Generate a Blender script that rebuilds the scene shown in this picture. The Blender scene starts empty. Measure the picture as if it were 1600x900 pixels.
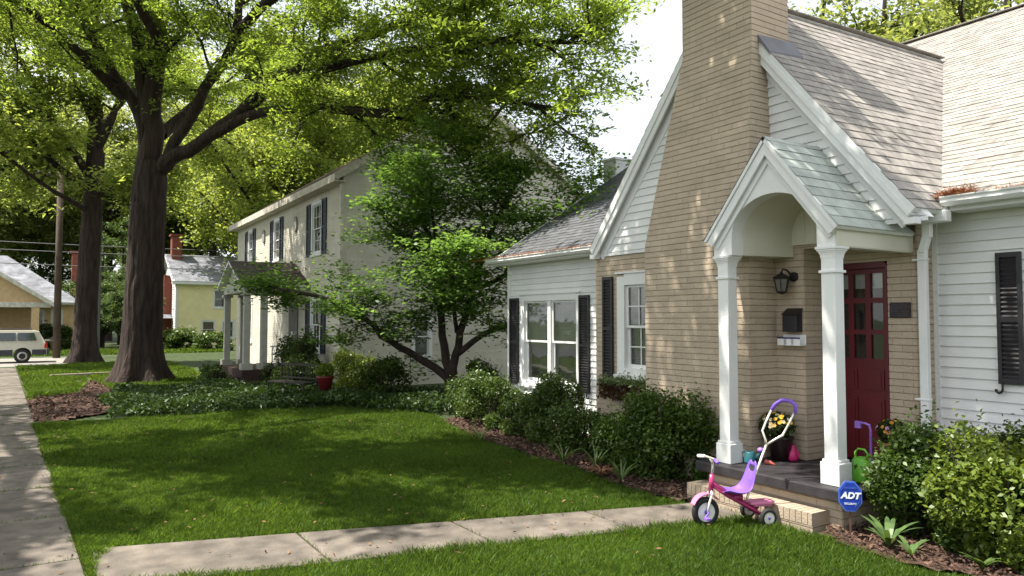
import bpy, math, random
import numpy as np
from mathutils import Vector, Matrix
R = math.radians
random.seed(7)
rng = np.random.default_rng(11)
sc = bpy.context.scene

# ------------------------------------------------------------------ camera, sky, sun, exposure
FPX = 1145.0
YAW = math.atan(730 / FPX); PITCH = math.atan(50 / FPX)
cam_d = bpy.data.cameras.new('camera'); cam = bpy.data.objects.new('camera', cam_d)
sc.collection.objects.link(cam); sc.camera = cam
cam_d.sensor_width = 36; cam_d.lens = 36 * FPX / 1600; cam_d.clip_end = 3000; cam_d.clip_start = 0.05
cam.location = (0, 0, 1.87)
fw = Vector((-math.cos(YAW) * math.cos(PITCH), math.sin(YAW) * math.cos(PITCH), math.sin(PITCH)))
cam.rotation_euler = fw.to_track_quat('-Z', 'Y').to_euler()

SUN_EL = 63.0
sdx, sdy = 0.38, 0.925
ce, se = math.cos(R(SUN_EL)), math.sin(R(SUN_EL))
w = bpy.data.worlds.new('World'); sc.world = w; w.use_nodes = True
nt = w.node_tree; nt.nodes.clear()
sky = nt.nodes.new('ShaderNodeTexSky'); sky.sky_type = 'NISHITA'; sky.sun_disc = False
sky.sun_elevation = R(SUN_EL); sky.sun_rotation = math.atan2(-sdx, -sdy)
sky.air_density = 1.0; sky.dust_density = 4.0; sky.ozone_density = 1.0
bg = nt.nodes.new('ShaderNodeBackground'); bg.inputs[1].default_value = 0.15
ow = nt.nodes.new('ShaderNodeOutputWorld')
wtc = nt.nodes.new('ShaderNodeTexCoord'); wnz = nt.nodes.new('ShaderNodeTexNoise'); wnz.inputs['Scale'].default_value = 2.2; wnz.inputs['Detail'].default_value = 7
wmp = nt.nodes.new('ShaderNodeMapRange'); wmp.inputs[1].default_value = 0.25; wmp.inputs[2].default_value = 0.6; wmp.inputs[3].default_value = 0.35; wmp.inputs[4].default_value = 0.9
wmx = nt.nodes.new('ShaderNodeMix'); wmx.data_type = 'RGBA'; wmx.inputs['B'].default_value = (4.0, 4.1, 4.15, 1)
nt.links.new(wtc.outputs['Generated'], wnz.inputs['Vector']); nt.links.new(wnz.outputs['Fac'], wmp.inputs[0]); nt.links.new(wmp.outputs[0], wmx.inputs['Factor']); nt.links.new(sky.outputs[0], wmx.inputs['A'])
nt.links.new(wmx.outputs['Result'], bg.inputs[0]); nt.links.new(bg.outputs[0], ow.inputs[0])
sd = bpy.data.lights.new('sun', 'SUN'); sd.energy = 4.8; sd.angle = R(0.55); sd.color = (1, 0.93, 0.82)
so = bpy.data.objects.new('sun', sd); sc.collection.objects.link(so)
so.rotation_euler = Vector((sdx * ce, sdy * ce, -se)).to_track_quat('-Z', 'Y').to_euler()
so.location = (-20, -20, 40)
sc.view_settings.view_transform = 'Standard'; sc.view_settings.look = 'None'
sc.view_settings.exposure = 1.18; sc.view_settings.gamma = 1.0
sc.render.engine = 'CYCLES'
sc.cycles.max_bounces = 8; sc.cycles.transparent_max_bounces = 8
sc.cycles.diffuse_bounces = 4; sc.cycles.use_denoising = True
sc.cycles.caustics_reflective = False; sc.cycles.caustics_refractive = False

# ------------------------------------------------------------------ materials
MATS = {}
def mat(name, col, rough=0.7, var=0.15, scale=6.0, bump=0.0, bscale=40.0, metal=0.0, rnd=0.0, col2=None, spec=0.4, stain=0.0, stretch=None):
    if name in MATS: return MATS[name]
    m = bpy.data.materials.new(name); m.use_nodes = True; t = m.node_tree; N = t.nodes; L = t.links
    b = N['Principled BSDF']; b.inputs['Roughness'].default_value = rough; b.inputs['Metallic'].default_value = metal
    b.inputs['Specular IOR Level'].default_value = spec
    tc = N.new('ShaderNodeTexCoord')
    nz = N.new('ShaderNodeTexNoise'); nz.inputs['Scale'].default_value = scale; nz.inputs['Detail'].default_value = 6
    vec = tc.outputs['Object']
    if stretch:
        mpn = N.new('ShaderNodeMapping'); mpn.inputs['Scale'].default_value = (1, 1, stretch); L.new(vec, mpn.inputs['Vector']); vec = mpn.outputs[0]
    L.new(vec, nz.inputs['Vector'])
    rp = N.new('ShaderNodeValToRGB'); L.new(nz.outputs['Fac'], rp.inputs[0])
    c = np.array(col, float); c2 = np.array(col2 if col2 else c * (1 - var * 1.6)); c1 = c * (1 + var) if not col2 else c
    rp.color_ramp.elements[0].position = 0.3; rp.color_ramp.elements[0].color = (*np.clip(c2, 0, 1), 1)
    rp.color_ramp.elements[1].position = 0.7; rp.color_ramp.elements[1].color = (*np.clip(c1, 0, 1), 1)
    out = rp.outputs[0]
    if rnd > 0:
        at = N.new('ShaderNodeAttribute'); at.attribute_name = 'rnd'
        mr = N.new('ShaderNodeMapRange'); mr.inputs[3].default_value = 1 - rnd; mr.inputs[4].default_value = 1 + rnd
        L.new(at.outputs['Fac'], mr.inputs[0])
        mx = N.new('ShaderNodeVectorMath'); mx.operation = 'SCALE'
        L.new(out, mx.inputs[0]); L.new(mr.outputs[0], mx.inputs['Scale']); out = mx.outputs[0]
    if stain > 0:
        n2 = N.new('ShaderNodeTexNoise'); n2.inputs['Scale'].default_value = 0.9; n2.inputs['Detail'].default_value = 8; n2.inputs['Roughness'].default_value = 0.7
        L.new(tc.outputs['Object'], n2.inputs['Vector'])
        m2 = N.new('ShaderNodeMapRange'); m2.inputs[1].default_value = 0.35; m2.inputs[2].default_value = 0.65
        m2.inputs[3].default_value = 1 - stain; m2.inputs[4].default_value = 1
        L.new(n2.outputs['Fac'], m2.inputs[0])
        mx = N.new('ShaderNodeVectorMath'); mx.operation = 'SCALE'
        L.new(out, mx.inputs[0]); L.new(m2.outputs[0], mx.inputs['Scale']); out = mx.outputs[0]
    L.new(out, b.inputs['Base Color'])
    if bump > 0:
        n3 = N.new('ShaderNodeTexNoise'); n3.inputs['Scale'].default_value = bscale; n3.inputs['Detail'].default_value = 5
        L.new(vec, n3.inputs['Vector'])
        bp = N.new('ShaderNodeBump'); bp.inputs['Strength'].default_value = bump; bp.inputs['Distance'].default_value = 0.12 if stretch else 0.02
        L.new(n3.outputs['Fac'], bp.inputs['Height']); L.new(bp.outputs[0], b.inputs['Normal'])
    MATS[name] = m; return m

def leafmat(name, col, trans=0.5, var=0.35, tcol=None, nscale=0.6, gloss=0.05):
    if name in MATS: return MATS[name]
    m = bpy.data.materials.new(name); m.use_nodes = True; t = m.node_tree; N = t.nodes; L = t.links
    N.remove(N['Principled BSDF']); out = N['Material Output']
    at = N.new('ShaderNodeAttribute'); at.attribute_name = 'rnd'
    tc = N.new('ShaderNodeTexCoord'); nz = N.new('ShaderNodeTexNoise'); nz.inputs['Scale'].default_value = nscale; nz.inputs['Detail'].default_value = 3
    L.new(tc.outputs['Object'], nz.inputs['Vector'])
    ad = N.new('ShaderNodeMath'); ad.operation = 'ADD'; L.new(at.outputs['Fac'], ad.inputs[0]); L.new(nz.outputs['Fac'], ad.inputs[1])
    hf = N.new('ShaderNodeMath'); hf.operation = 'MULTIPLY'; hf.inputs[1].default_value = 0.5; L.new(ad.outputs[0], hf.inputs[0])
    def ramp(c):
        rp = N.new('ShaderNodeValToRGB'); c = np.array(c, float)
        rp.color_ramp.elements[0].position = 0.2; rp.color_ramp.elements[0].color = (*(c * (1 - var)), 1)
        rp.color_ramp.elements[1].position = 0.8; rp.color_ramp.elements[1].color = (*np.clip(c * np.array((1 + var * 1.3, 1 + var, 1)), 0, 1), 1)
        L.new(hf.outputs[0], rp.inputs[0]); return rp.outputs[0]
    c = np.array(col, float)
    tcol = tcol if tcol is not None else c * np.array((1.9, 1.7, 0.8))
    d = N.new('ShaderNodeBsdfDiffuse'); L.new(ramp(c), d.inputs[0])
    tr = N.new('ShaderNodeBsdfTranslucent'); L.new(ramp(tcol), tr.inputs[0])
    g = N.new('ShaderNodeBsdfGlossy'); g.inputs['Roughness'].default_value = 0.42; g.inputs[0].default_value = (0.5, 0.55, 0.5, 1)
    m1 = N.new('ShaderNodeMixShader'); m1.inputs[0].default_value = trans; L.new(d.outputs[0], m1.inputs[1]); L.new(tr.outputs[0], m1.inputs[2])
    m2 = N.new('ShaderNodeMixShader'); m2.inputs[0].default_value = gloss; L.new(m1.outputs[0], m2.inputs[1]); L.new(g.outputs[0], m2.inputs[2])
    L.new(m2.outputs[0], out.inputs[0]); MATS[name] = m; return m

def glassmat():
    m = bpy.data.materials.new('window_glass'); m.use_nodes = True; t = m.node_tree; N = t.nodes; L = t.links
    N.remove(N['Principled BSDF']); out = N['Material Output']
    tr = N.new('ShaderNodeBsdfTransparent'); tr.inputs[0].default_value = (0.85, 0.88, 0.87, 1)
    g = N.new('ShaderNodeBsdfGlossy'); g.inputs['Roughness'].default_value = 0.03
    fr = N.new('ShaderNodeFresnel'); fr.inputs[0].default_value = 1.6
    tc = N.new('ShaderNodeTexCoord'); nz = N.new('ShaderNodeTexNoise'); nz.inputs['Scale'].default_value = 2.5
    L.new(tc.outputs['Object'], nz.inputs['Vector'])
    bp = N.new('ShaderNodeBump'); bp.inputs['Strength'].default_value = 0.15; bp.inputs['Distance'].default_value = 0.02
    L.new(nz.outputs['Fac'], bp.inputs['Height']); L.new(bp.outputs[0], g.inputs['Normal'])
    mp = N.new('ShaderNodeMath'); mp.operation = 'MULTIPLY_ADD'; mp.inputs[1].default_value = 0.8; mp.inputs[2].default_value = 0.01
    L.new(fr.outputs[0], mp.inputs[0])
    mx = N.new('ShaderNodeMixShader'); L.new(mp.outputs[0], mx.inputs[0]); L.new(tr.outputs[0], mx.inputs[1]); L.new(g.outputs[0], mx.inputs[2])
    L.new(mx.outputs[0], out.inputs[0]); return m
GLASS = glassmat()
WHITE = mat('white_paint', (0.80, 0.81, 0.80), 0.5, 0.03, 3, 0.12, 45, stain=0.10)
SIDING = mat('white_siding', (0.78, 0.79, 0.78), 0.55, 0.04, 2.0, 0.10, 60, rnd=0.05, stain=0.10)
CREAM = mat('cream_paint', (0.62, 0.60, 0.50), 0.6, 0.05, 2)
BRICK = mat('tan_painted_brick', (0.50, 0.41, 0.31), 0.75, 0.07, 3, 0.4, 70, rnd=0.05, stain=0.1)
MORTAR = mat('brick_mortar', (0.31, 0.245, 0.18), 0.9, 0.1)
SHINGLE = mat('weathered_shingle', (0.34, 0.318, 0.292), 0.9, 0.18, 9, 0.6, 120, rnd=0.16, stain=0.14)
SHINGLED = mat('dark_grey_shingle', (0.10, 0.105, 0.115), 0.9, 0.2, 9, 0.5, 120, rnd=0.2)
SLATE = mat('pale_green_shingle', (0.43, 0.47, 0.43), 0.85, 0.12, 7, 0.4, 100, rnd=0.1, stain=0.1)
LEAD = mat('grey_flashing', (0.16, 0.16, 0.18), 0.6, 0.1, 5, metal=0.3)
BLACK = mat('black_shutter_paint', (0.022, 0.020, 0.024), 0.45, 0.2, 10)
DARKM = mat('dark_iron', (0.018, 0.014, 0.013), 0.5, 0.2, 10)
REDP = mat('dark_red_door_paint', (0.095, 0.003, 0.008), 0.4, 0.1, 4, 0.03, 60)
SLABM = mat('charcoal_porch_floor', (0.03, 0.027, 0.031), 0.55, 0.25, 8, 0.2, 60)
CONC = mat('aged_concrete', (0.18, 0.155, 0.13), 0.9, 0.25, 5, 0.5, 90, stain=0.45)
SOIL = mat('lawn_soil', (0.040, 0.062, 0.018), 1.0, 0.3, 3, 0.5, 30)
MULCH = mat('pine_mulch', (0.075, 0.042, 0.030), 1.0, 0.4, 25, 1.0, 60)
CHIP = mat('mulch_chip', (0.10, 0.058, 0.042), 0.95, 0.3, 9, rnd=0.6)
BARK = mat('oak_bark', (0.055, 0.036, 0.029), 0.95, 0.6, 9, 1.0, 9, col2=(0.016, 0.011, 0.009), stretch=0.16)
BARK2 = mat('dogwood_bark', (0.045, 0.033, 0.027), 0.95, 0.3, 7, 0.8, 25)
ASPH = mat('asphalt', (0.06, 0.06, 0.062), 0.9, 0.2, 8, 0.4, 80)
BLIND = mat('window_blind', (0.55, 0.53, 0.48), 0.8, 0.05)
DARKIN = mat('interior_dark', (0.03, 0.03, 0.03), 0.9, 0.1)

# ------------------------------------------------------------------ mesh building
class MB:
    def __init__(s): s.v = []; s.f = []; s.r = []
    def add(s, vs, fs, r=None):
        o = len(s.v); s.v += [tuple(map(float, p)) for p in vs]
        s.f += [tuple(i + o for i in f) for f in fs]
        rr = random.random() if r is None else r
        s.r += [rr] * len(fs)
    def box(s, x0, x1, y0, y1, z0, z1, r=None):
        s.add([(x0, y0, z0), (x1, y0, z0), (x1, y1, z0), (x0, y1, z0), (x0, y0, z1), (x1, y0, z1), (x1, y1, z1), (x0, y1, z1)],
              [(0, 3, 2, 1), (4, 5, 6, 7), (0, 1, 5, 4), (1, 2, 6, 5), (2, 3, 7, 6), (3, 0, 4, 7)], r)
    def obox(s, O, U, V, N, u0, u1, v0, v1, n0, n1, r=None):
        O, U, V, N = map(Vector, (O, U, V, N))
        P = [O + U * u + V * v + N * n for n in (n0, n1) for (u, v) in ((u0, v0), (u1, v0), (u1, v1), (u0, v1))]
        s.add(P, [(0, 3, 2, 1), (4, 5, 6, 7), (0, 1, 5, 4), (1, 2, 6, 5), (2, 3, 7, 6), (3, 0, 4, 7)], r)
    def beam(s, a, b, wd, h, up=(0, 0, 1)):
        a, b, up = Vector(a), Vector(b), Vector(up); d = (b - a).normalized(); sd_ = d.cross(up)
        if sd_.length < 1e-4: sd_ = d.cross(Vector((1, 0, 0)))
        sd_.normalize(); u2 = sd_.cross(d)
        P = [q + sd_ * (i * wd / 2) + u2 * (j * h / 2) for q in (a, b) for (i, j) in ((-1, -1), (1, -1), (1, 1), (-1, 1))]
        s.add(P, [(0, 3, 2, 1), (4, 5, 6, 7), (0, 1, 5, 4), (1, 2, 6, 5), (2, 3, 7, 6), (3, 0, 4, 7)])
    def tube(s, pts, rad, n=8, cap=True):
        pts = [Vector(p) for p in pts]; m = len(pts)
        if not hasattr(rad, '__len__'): rad = [rad] * m
        vs = []; prev = None
        for i, p in enumerate(pts):
            d = (pts[min(i + 1, m - 1)] - pts[max(i - 1, 0)])
            d = d.normalized() if d.length > 1e-7 else Vector((0, 0, 1))
            if prev is None:
                a = d.cross(Vector((0, 0, 1)))
                if a.length < 0.05: a = d.cross(Vector((1, 0, 0)))
            else: a = prev - d * prev.dot(d)
            a.normalize(); b = d.cross(a); prev = a
            for k in range(n):
                t = 2 * math.pi * k / n
                vs.append(p + (a * math.cos(t) + b * math.sin(t)) * rad[i])
        fs = [(i * n + k, i * n + (k + 1) % n, (i + 1) * n + (k + 1) % n, (i + 1) * n + k) for i in range(m - 1) for k in range(n)]
        if cap: fs += [tuple(range(n - 1, -1, -1)), tuple((m - 1) * n + k for k in range(n))]
        s.add(vs, fs)
    def prism(s, poly, O, U, V, N, t):   # polygon in (u,v) extruded by t along N
        O, U, V, N = map(Vector, (O, U, V, N)); n = len(poly)
        P = [O + U * u + V * v for u, v in poly] + [O + U * u + V * v + N * t for u, v in poly]
        s.add(P, [tuple(range(n - 1, -1, -1)), tuple(range(n, 2 * n))] + [(i, (i + 1) % n, n + (i + 1) % n, n + i) for i in range(n)])
    def lathe(s, prof, c=(0, 0, 0), n=20, ax=2):
        vs = []
        for r_, z in prof:
            for k in range(n):
                t = 2 * math.pi * k / n; a, b = r_ * math.cos(t), r_ * math.sin(t)
                p = (a, b, z) if ax == 2 else ((a, z, b) if ax == 1 else (z, a, b))
                vs.append((p[0] + c[0], p[1] + c[1], p[2] + c[2]))
        m = len(prof)
        s.add(vs, [(i * n + k, i * n + (k + 1) % n, (i + 1) * n + (k + 1) % n, (i + 1) * n + k) for i in range(m - 1) for k in range(n)]
              + [tuple(range(n - 1, -1, -1)), tuple((m - 1) * n + k for k in range(n))])

def clip(poly, ax, val, keep_ge):
    out = []
    for i in range(len(poly)):
        a, b = poly[i], poly[(i + 1) % len(poly)]
        ia = (a[ax] >= val) == keep_ge or a[ax] == val; ib = (b[ax] >= val) == keep_ge or b[ax] == val
        if ia: out.append(a)
        if ia != ib:
            t = (val - a[ax]) / (b[ax] - a[ax]); out.append((a[0] + (b[0] - a[0]) * t, a[1] + (b[1] - a[1]) * t))
    o2 = []
    for p in out:
        if not o2 or abs(p[0] - o2[-1][0]) + abs(p[1] - o2[-1][1]) > 1e-6: o2.append(p)
    if len(o2) > 1 and abs(o2[0][0] - o2[-1][0]) + abs(o2[0][1] - o2[-1][1]) < 1e-6: o2.pop()
    return o2

def courses(mb, poly, O, U, V, N, ch, cw=None, dbot=0.012, dtop=0.002, gapu=0.0, gapv=0.0, jit=0.0, jv=0.0, v0=None, stag=0.5, lip=0.0):
    """boards, bricks or shingles laid in courses over a convex polygon in the plane O,U,V; each stands proud of it"""
    O, U, V, N = map(Vector, (O, U, V, N))
    vmin = min(p[1] for p in poly); vmax = max(p[1] for p in poly)
    v = vmin if v0 is None else v0 + math.floor((vmin - v0) / ch) * ch
    k = round(((v0 or 0) and (v - v0) / ch) or 0) if v0 is not None else 0
    while v < vmax - 1e-6:
        strip = clip(clip(poly, 1, v, True), 1, v + ch - gapv, False)
        if len(strip) >= 3:
            umin = min(p[0] for p in strip); umax = max(p[0] for p in strip)
            if cw is None: cuts = [(umin - 1, umax + 1)]
            else:
                u = math.floor(umin / cw) * cw - (stag * cw if k % 2 else 0) + (random.random() * cw * 0.2 if jv else 0); cuts = []
                while u < umax: cuts.append((u, u + cw - gapu)); u += cw
            for (a, b) in cuts:
                c = strip if cw is None else clip(clip(strip, 0, a, True), 0, b, False)
                if len(c) < 3: continue
                j = (random.random() - 0.5) * jit; dj = random.random() * jv
                P = []; n = len(c)
                cv0 = min(p[1] for p in c)
                for p in c:
                    t = (p[1] - v) / ch; d = dbot * (1 - t) + dtop * t + j
                    pv = p[1] - (dj if p[1] - cv0 < 1e-5 and cv0 > vmin + 1e-5 else 0)
                    P.append(O + U * p[0] + V * pv + N * d)
                Q = [O + U * p[0] + V * p[1] + N * (-0.001) for p in c]
                mb.add(P + Q, [tuple(range(n))] + [(n + i, n + (i + 1) % n, (i + 1) % n, i) for i in range(n)])
        v += ch; k += 1

def rects(x0, x1, z0, z1, holes):
    xs = sorted({x0, x1} | {h[0] for h in holes} | {h[1] for h in holes}); xs = [x for x in xs if x0 <= x <= x1]
    out = []
    for a, b in zip(xs[:-1], xs[1:]):
        m = (a + b) / 2; hs = sorted([(h[2], h[3]) for h in holes if h[0] < m < h[1]]); z = z0
        for p, q in hs:
            if p > z: out.append((a, b, z, p))
            z = max(z, q)
        if z < z1: out.append((a, b, z, z1))
    return out

ORG = {}
def link(o, parent=None):
    sc.collection.objects.link(o)
    if parent is not None: o.parent = parent
    return o
def root(name, loc, label, cat, group=None):
    o = bpy.data.objects.new(name, None); link(o); o.location = loc; o.empty_display_size = 0.2
    o['label'] = label; o['category'] = cat
    if group: o['group'] = group
    ORG[o.name] = Vector(loc); return o
def build(name, mb, material, parent=None, smooth=False, label=None, cat=None, group=None, kind=None, loc=None, local=False, bevel=0, mats=None):
    V = np.array(mb.v, dtype=np.float32) if len(mb.v) else np.zeros((0, 3), np.float32)
    if parent is not None: org = ORG.get(parent.name, Vector((0, 0, 0))) if not local else Vector((0, 0, 0))
    elif loc is not None: org = Vector(loc)
    elif kind: org = Vector((0, 0, 0))
    else: org = Vector((float((V[:, 0].min() + V[:, 0].max()) / 2), float((V[:, 1].min() + V[:, 1].max()) / 2), float(V[:, 2].min())))
    if local: org_v = Vector((0, 0, 0))
    else: org_v = org
    V = V - np.array(org_v, dtype=np.float32)
    me = bpy.data.meshes.new(name); me.from_pydata(V.tolist(), [], mb.f)
    at = me.attributes.new('rnd', 'FLOAT', 'FACE'); at.data.foreach_set('value', np.array(mb.r, dtype=np.float32))
    for m in (mats or [material]): me.materials.append(m)
    if smooth: me.polygons.foreach_set('use_smooth', [True] * len(me.polygons))
    me.update()
    o = bpy.data.objects.new(name, me); link(o, parent)
    if parent is None: o.location = org
    else: ORG[o.name] = org
    if bevel:
        b = o.modifiers.new('bevel', 'BEVEL'); b.width = bevel; b.segments = 2; b.limit_method = 'ANGLE'; b.angle_limit = R(40)
    if label: o['label'] = label
    if cat: o['category'] = cat
    if group: o['group'] = group
    if kind: o['kind'] = kind
    return o

def quads(name, P, material, rnd, parent=None, org=(0, 0, 0), kind=None, label=None, cat=None, group=None, nv=4):
    """P: (n, nv, 3) array of faces"""
    n = len(P); V = (P.reshape(-1, 3) - np.array(org)).astype(np.float32)
    me = bpy.data.meshes.new(name); me.vertices.add(n * nv); me.vertices.foreach_set('co', V.ravel())
    me.loops.add(n * nv); me.loops.foreach_set('vertex_index', np.arange(n * nv, dtype=np.int32))
    me.polygons.add(n); me.polygons.foreach_set('loop_start', np.arange(0, n * nv, nv, dtype=np.int32))
    me.update(calc_edges=True)
    at = me.attributes.new('rnd', 'FLOAT', 'FACE'); at.data.foreach_set('value', rnd.astype(np.float32))
    me.materials.append(material)
    o = bpy.data.objects.new(name, me); link(o, parent)
    if parent is None: o.location = org
    if kind: o['kind'] = kind
    if label: o['label'] = label
    if cat: o['category'] = cat
    if group: o['group'] = group
    return o

def leaves(C, ln, wd, flat=0.5, droop=0.0):
    """diamond leaf faces around the centres C"""
    n = len(C); nz = rng.normal(size=(n, 3)); nz[:, 2] = np.abs(nz[:, 2]) + flat * 2
    nz /= np.linalg.norm(nz, axis=1)[:, None]
    d = rng.normal(size=(n, 3)); d[:, 2] -= droop; d -= nz * (d * nz).sum(1)[:, None]; d /= np.linalg.norm(d, axis=1)[:, None]
    s = np.cross(nz, d); l = ln * rng.uniform(0.6, 1.25, n)[:, None]; w_ = wd * rng.uniform(0.7, 1.2, n)[:, None]
    P = np.stack([C - d * l / 2, C + s * w_ / 2 + nz * w_ * 0.18, C + d * l / 2, C - s * w_ / 2 + nz * w_ * 0.18], axis=1)
    return P

WX, WZ = Vector((1, 0, 0)), Vector((0, 0, 1)); WN = Vector((0, -1, 0))
def wallN(y): return ((0, y, 0), (1, 0, 0), (0, 0, 1), (0, -1, 0))     # street-facing wall basis
def brick(mb, poly, B): courses(mb, poly, *B, 0.0677, 0.203, 0.008, 0.008, 0.0025, 0.0085, 0.0025, 0, v0=0.0)
def clap(mb, poly, B): courses(mb, poly, *B, 0.101, None, 0.019, 0.002, v0=0.0)
def shing(mb, poly, B, cw=0.24, ch=0.125, jv=0.008): courses(mb, poly, *B, ch, cw, 0.010, 0.003, 0.003, 0, 0.004, jv, v0=0.0)

exec_order = []
# ------------------------------------------------------------------ ground and paving
g = MB(); n_ = 60
g.add([(-600, -600, 0), (300, -600, 0), (300, 900, 0), (-600, 900, 0)], [(0, 1, 2, 3)])
build('ground', g, SOIL, kind='structure')
def swy(x): return 0.55 + 0.042 * x      # house-side edge of the pavement
s = MB(); x = 4.0; k = 0
while x > -34:
    L_ = 1.52; a, b = x - L_ + 0.02, x; h = 0.03 + random.uniform(-0.006, 0.006); t2 = random.uniform(-0.006, 0.006)
    vs = []
    for zz in (-0.05, h):
        vs += [(a, swy(a) - 1.55, zz + (t2 if zz > 0 else 0)), (b, swy(b) - 1.55, zz), (b, swy(b), zz), (a, swy(a), zz + (t2 if zz > 0 else 0))]
    s.add(vs, [(0, 3, 2, 1), (4, 5, 6, 7), (0, 1, 5, 4), (1, 2, 6, 5), (2, 3, 7, 6), (3, 0, 4, 7)])
    x -= L_
build('sidewalk', s, CONC, kind='structure', bevel=0.008)
s = MB()
ys = [0.36, 1.9, 3.2, 4.45, 5.66]
fx = lambda y: -7.0 + 0.30 * y; nx = lambda y: -5.98 + 0.235 * y
for a, b in zip(ys[:-1], ys[1:]):
    b2 = b - 0.018; vs = []
    for zz in (-0.05, 0.028): vs += [(fx(a), a, zz), (nx(a), a, zz), (nx(b2), b2, zz), (fx(b2), b2, zz)]
    s.add(vs, [(0, 3, 2, 1), (4, 5, 6, 7), (0, 1, 5, 4), (1, 2, 6, 5), (2, 3, 7, 6), (3, 0, 4, 7)])
build('front_walk', s, CONC, kind='structure', bevel=0.008)
s = MB(); s.add([(-43, -5.4, 0.008), (-35.4, -5.4, 0.008), (-35.4, 1.0, 0.008), (-43, 1.0, 0.008)], [(0, 1, 2, 3)])
build('driveway', s, mat('pale_street', (0.25, 0.24, 0.22), 0.9, 0.15, 4, 0.2), kind='structure')
s = MB(); s.add([(-200, -14, 0.004), (60, -14, 0.004), (60, -5.4, 0.004), (-200, -5.4, 0.004)], [(0, 1, 2, 3)])
build('street', s, ASPH, kind='structure')
s = MB(); s.box(-35, 40, -5.4, -5.25, -0.05, 0.12); build('kerb', s, CONC, kind='structure', bevel=0.02)

def bed(name, poly, h=0.02):
    """a bumpy bed: fan of a fine grid clipped to the polygon"""
    xs = [p[0] for p in poly]; ys_ = [p[1] for p in poly]; st = 0.12; mb = MB()
    for i in range(int((max(xs) - min(xs)) / st) + 1):
        for j in range(int((max(ys_) - min(ys_)) / st) + 1):
            a = min(xs) + i * st; b = min(ys_) + j * st
            if inpoly(a + st / 2, b + st / 2, poly):
                mb.add([(p, q, h + 0.02 * math.sin(p * 7.1) * math.cos(q * 5.3) + 0.012 * math.sin(p * 19 + q * 13)) for p, q in ((a, b), (a + st, b), (a + st, b + st), (a, b + st))], [(0, 1, 2, 3)])
    return build(name, mb, MULCH, kind='structure')
def inpoly(x, y, poly):
    c = False; j = len(poly) - 1
    for i in range(len(poly)):
        if (poly[i][1] > y) != (poly[j][1] > y) and x < (poly[j][0] - poly[i][0]) * (y - poly[i][1]) / (poly[j][1] - poly[i][1]) + poly[i][0]: c = not c
        j = i
    return c
def inpoly_np(X, Y, poly):
    c = np.zeros(len(X), bool); j = len(poly) - 1
    for i in range(len(poly)):
        xi, yi = poly[i]; xj, yj = poly[j]
        m = ((yi > Y) != (yj > Y)) & (X < (xj - xi) * (Y - yi) / ((yj - yi) or 1e-9) + xi); c ^= m; j = i
    return c
BED1 = [(-5.45, 5.5), (-6.2, 5.45), (-8.3, 5.62), (-10.2, 5.72), (-12.0, 6.2), (-13.0, 7.4), (-12.0, 7.6), (-5.45, 7.0)]
BED2 = [(-4.0, 5.75), (-3.6, 5.55), (-2.9, 5.6), (-2.2, 5.9), (-0.5, 6.2), (2, 6.6), (2, 7.6), (-3.95, 7.6)]
BED3 = [(-15.5, -0.09), (-18, -0.2), (-20.5, -0.3), (-21.5, 0.7), (-25.5, 1.2), (-26, 4.4), (-21.5, 6.9), (-13.5, 7.9), (-14.3, 6.6), (-16.5, 4.7), (-18.2, 3.6), (-17.2, 1.6)]
bed('mulch_bed', BED1, 0.035); bed('mulch_bed', BED2, 0.035); bed('mulch_bed', BED3, 0.03)
# loose mulch chips
def chips(name, poly, n, size, label):
    xs = [p[0] for p in poly]; ys_ = [p[1] for p in poly]
    X = rng.uniform(min(xs), max(xs), n * 3); Y = rng.uniform(min(ys_), max(ys_), n * 3); m = inpoly_np(X, Y, poly); X, Y = X[m][:n], Y[m][:n]
    C = np.stack([X, Y, rng.uniform(0.045, 0.075, len(X))], 1); P = leaves(C, size, size * 0.35, 0.6)
    quads(name, P, CHIP, rng.random(len(P)), kind='stuff', label=label, cat='mulch')
chips('mulch_chips', BED1, 9000, 0.07, 'loose brown mulch and dry leaves beneath the shrubs beside the lawn')
chips('mulch_chips', BED2, 7000, 0.06, 'loose brown mulch at the foot of the shrubs right of the porch')
chips('mulch_chips', BED3, 9000, 0.11, 'loose reddish mulch around the big oak trunk')

# ------------------------------------------------------------------ cottage
HX = (-6, 7, 0)
hs = root('cottage', HX, 'white clapboard and tan brick cottage with tall chimney and arched white entry porch', 'house')
YG, YS, YD = 6.75, 7.506, 7.19
# brick: lower part of the projecting gable
b = MB(); core = MB()
WIN2 = (-7.80, -7.06, 1.12, 2.47)
for (x0, x1, z0, z1) in rects(-8.31, -4.86, 0, 2.81, [WIN2]): brick(b, [(x0, z0), (x1, z0), (x1, z1), (x0, z1)], wallN(YG))
for (x0, x1, z0, z1) in rects(-8.31, -4.86, 0, 2.81, [WIN2]): core.box(x0, x1, YG + 0.001, YG + 0.16, z0, z1)
EX = ((-8.31, 0, 0), (0, -1, 0), (0, 0, 1), (-1, 0, 0))
brick(b, [(-YS, 0), (-YG, 0), (-YG, 2.81), (-YS, 2.81)], EX); core.box(-8.309, -8.2, YG + 0.17, YS, 0, 2.81)
RX = lambda X: ((X, 0, 0), (0, 1, 0), (0, 0, 1), (1, 0, 0))
brick(b, [(YG, 0.4), (YD, 0.4), (YD, 2.62), (YG, 2.62)], RX(-4.86)); core.box(-4.96, -4.861, YG + 0.17, YD + 0.1, 0, 2.81)
brick(b, [(-4.202, 0.4), (-3.915, 0.4), (-3.915, 2.62), (-4.202, 2.62)], wallN(YD))
brick(b, [(-4.86, 2.47), (-4.202, 2.47), (-4.202, 2.62), (-4.86, 2.62)], wallN(YD))
brick(b, [(YD, 0), (YS, 0), (YS, 2.95), (YD, 2.95)], RX(-3.915))
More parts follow.
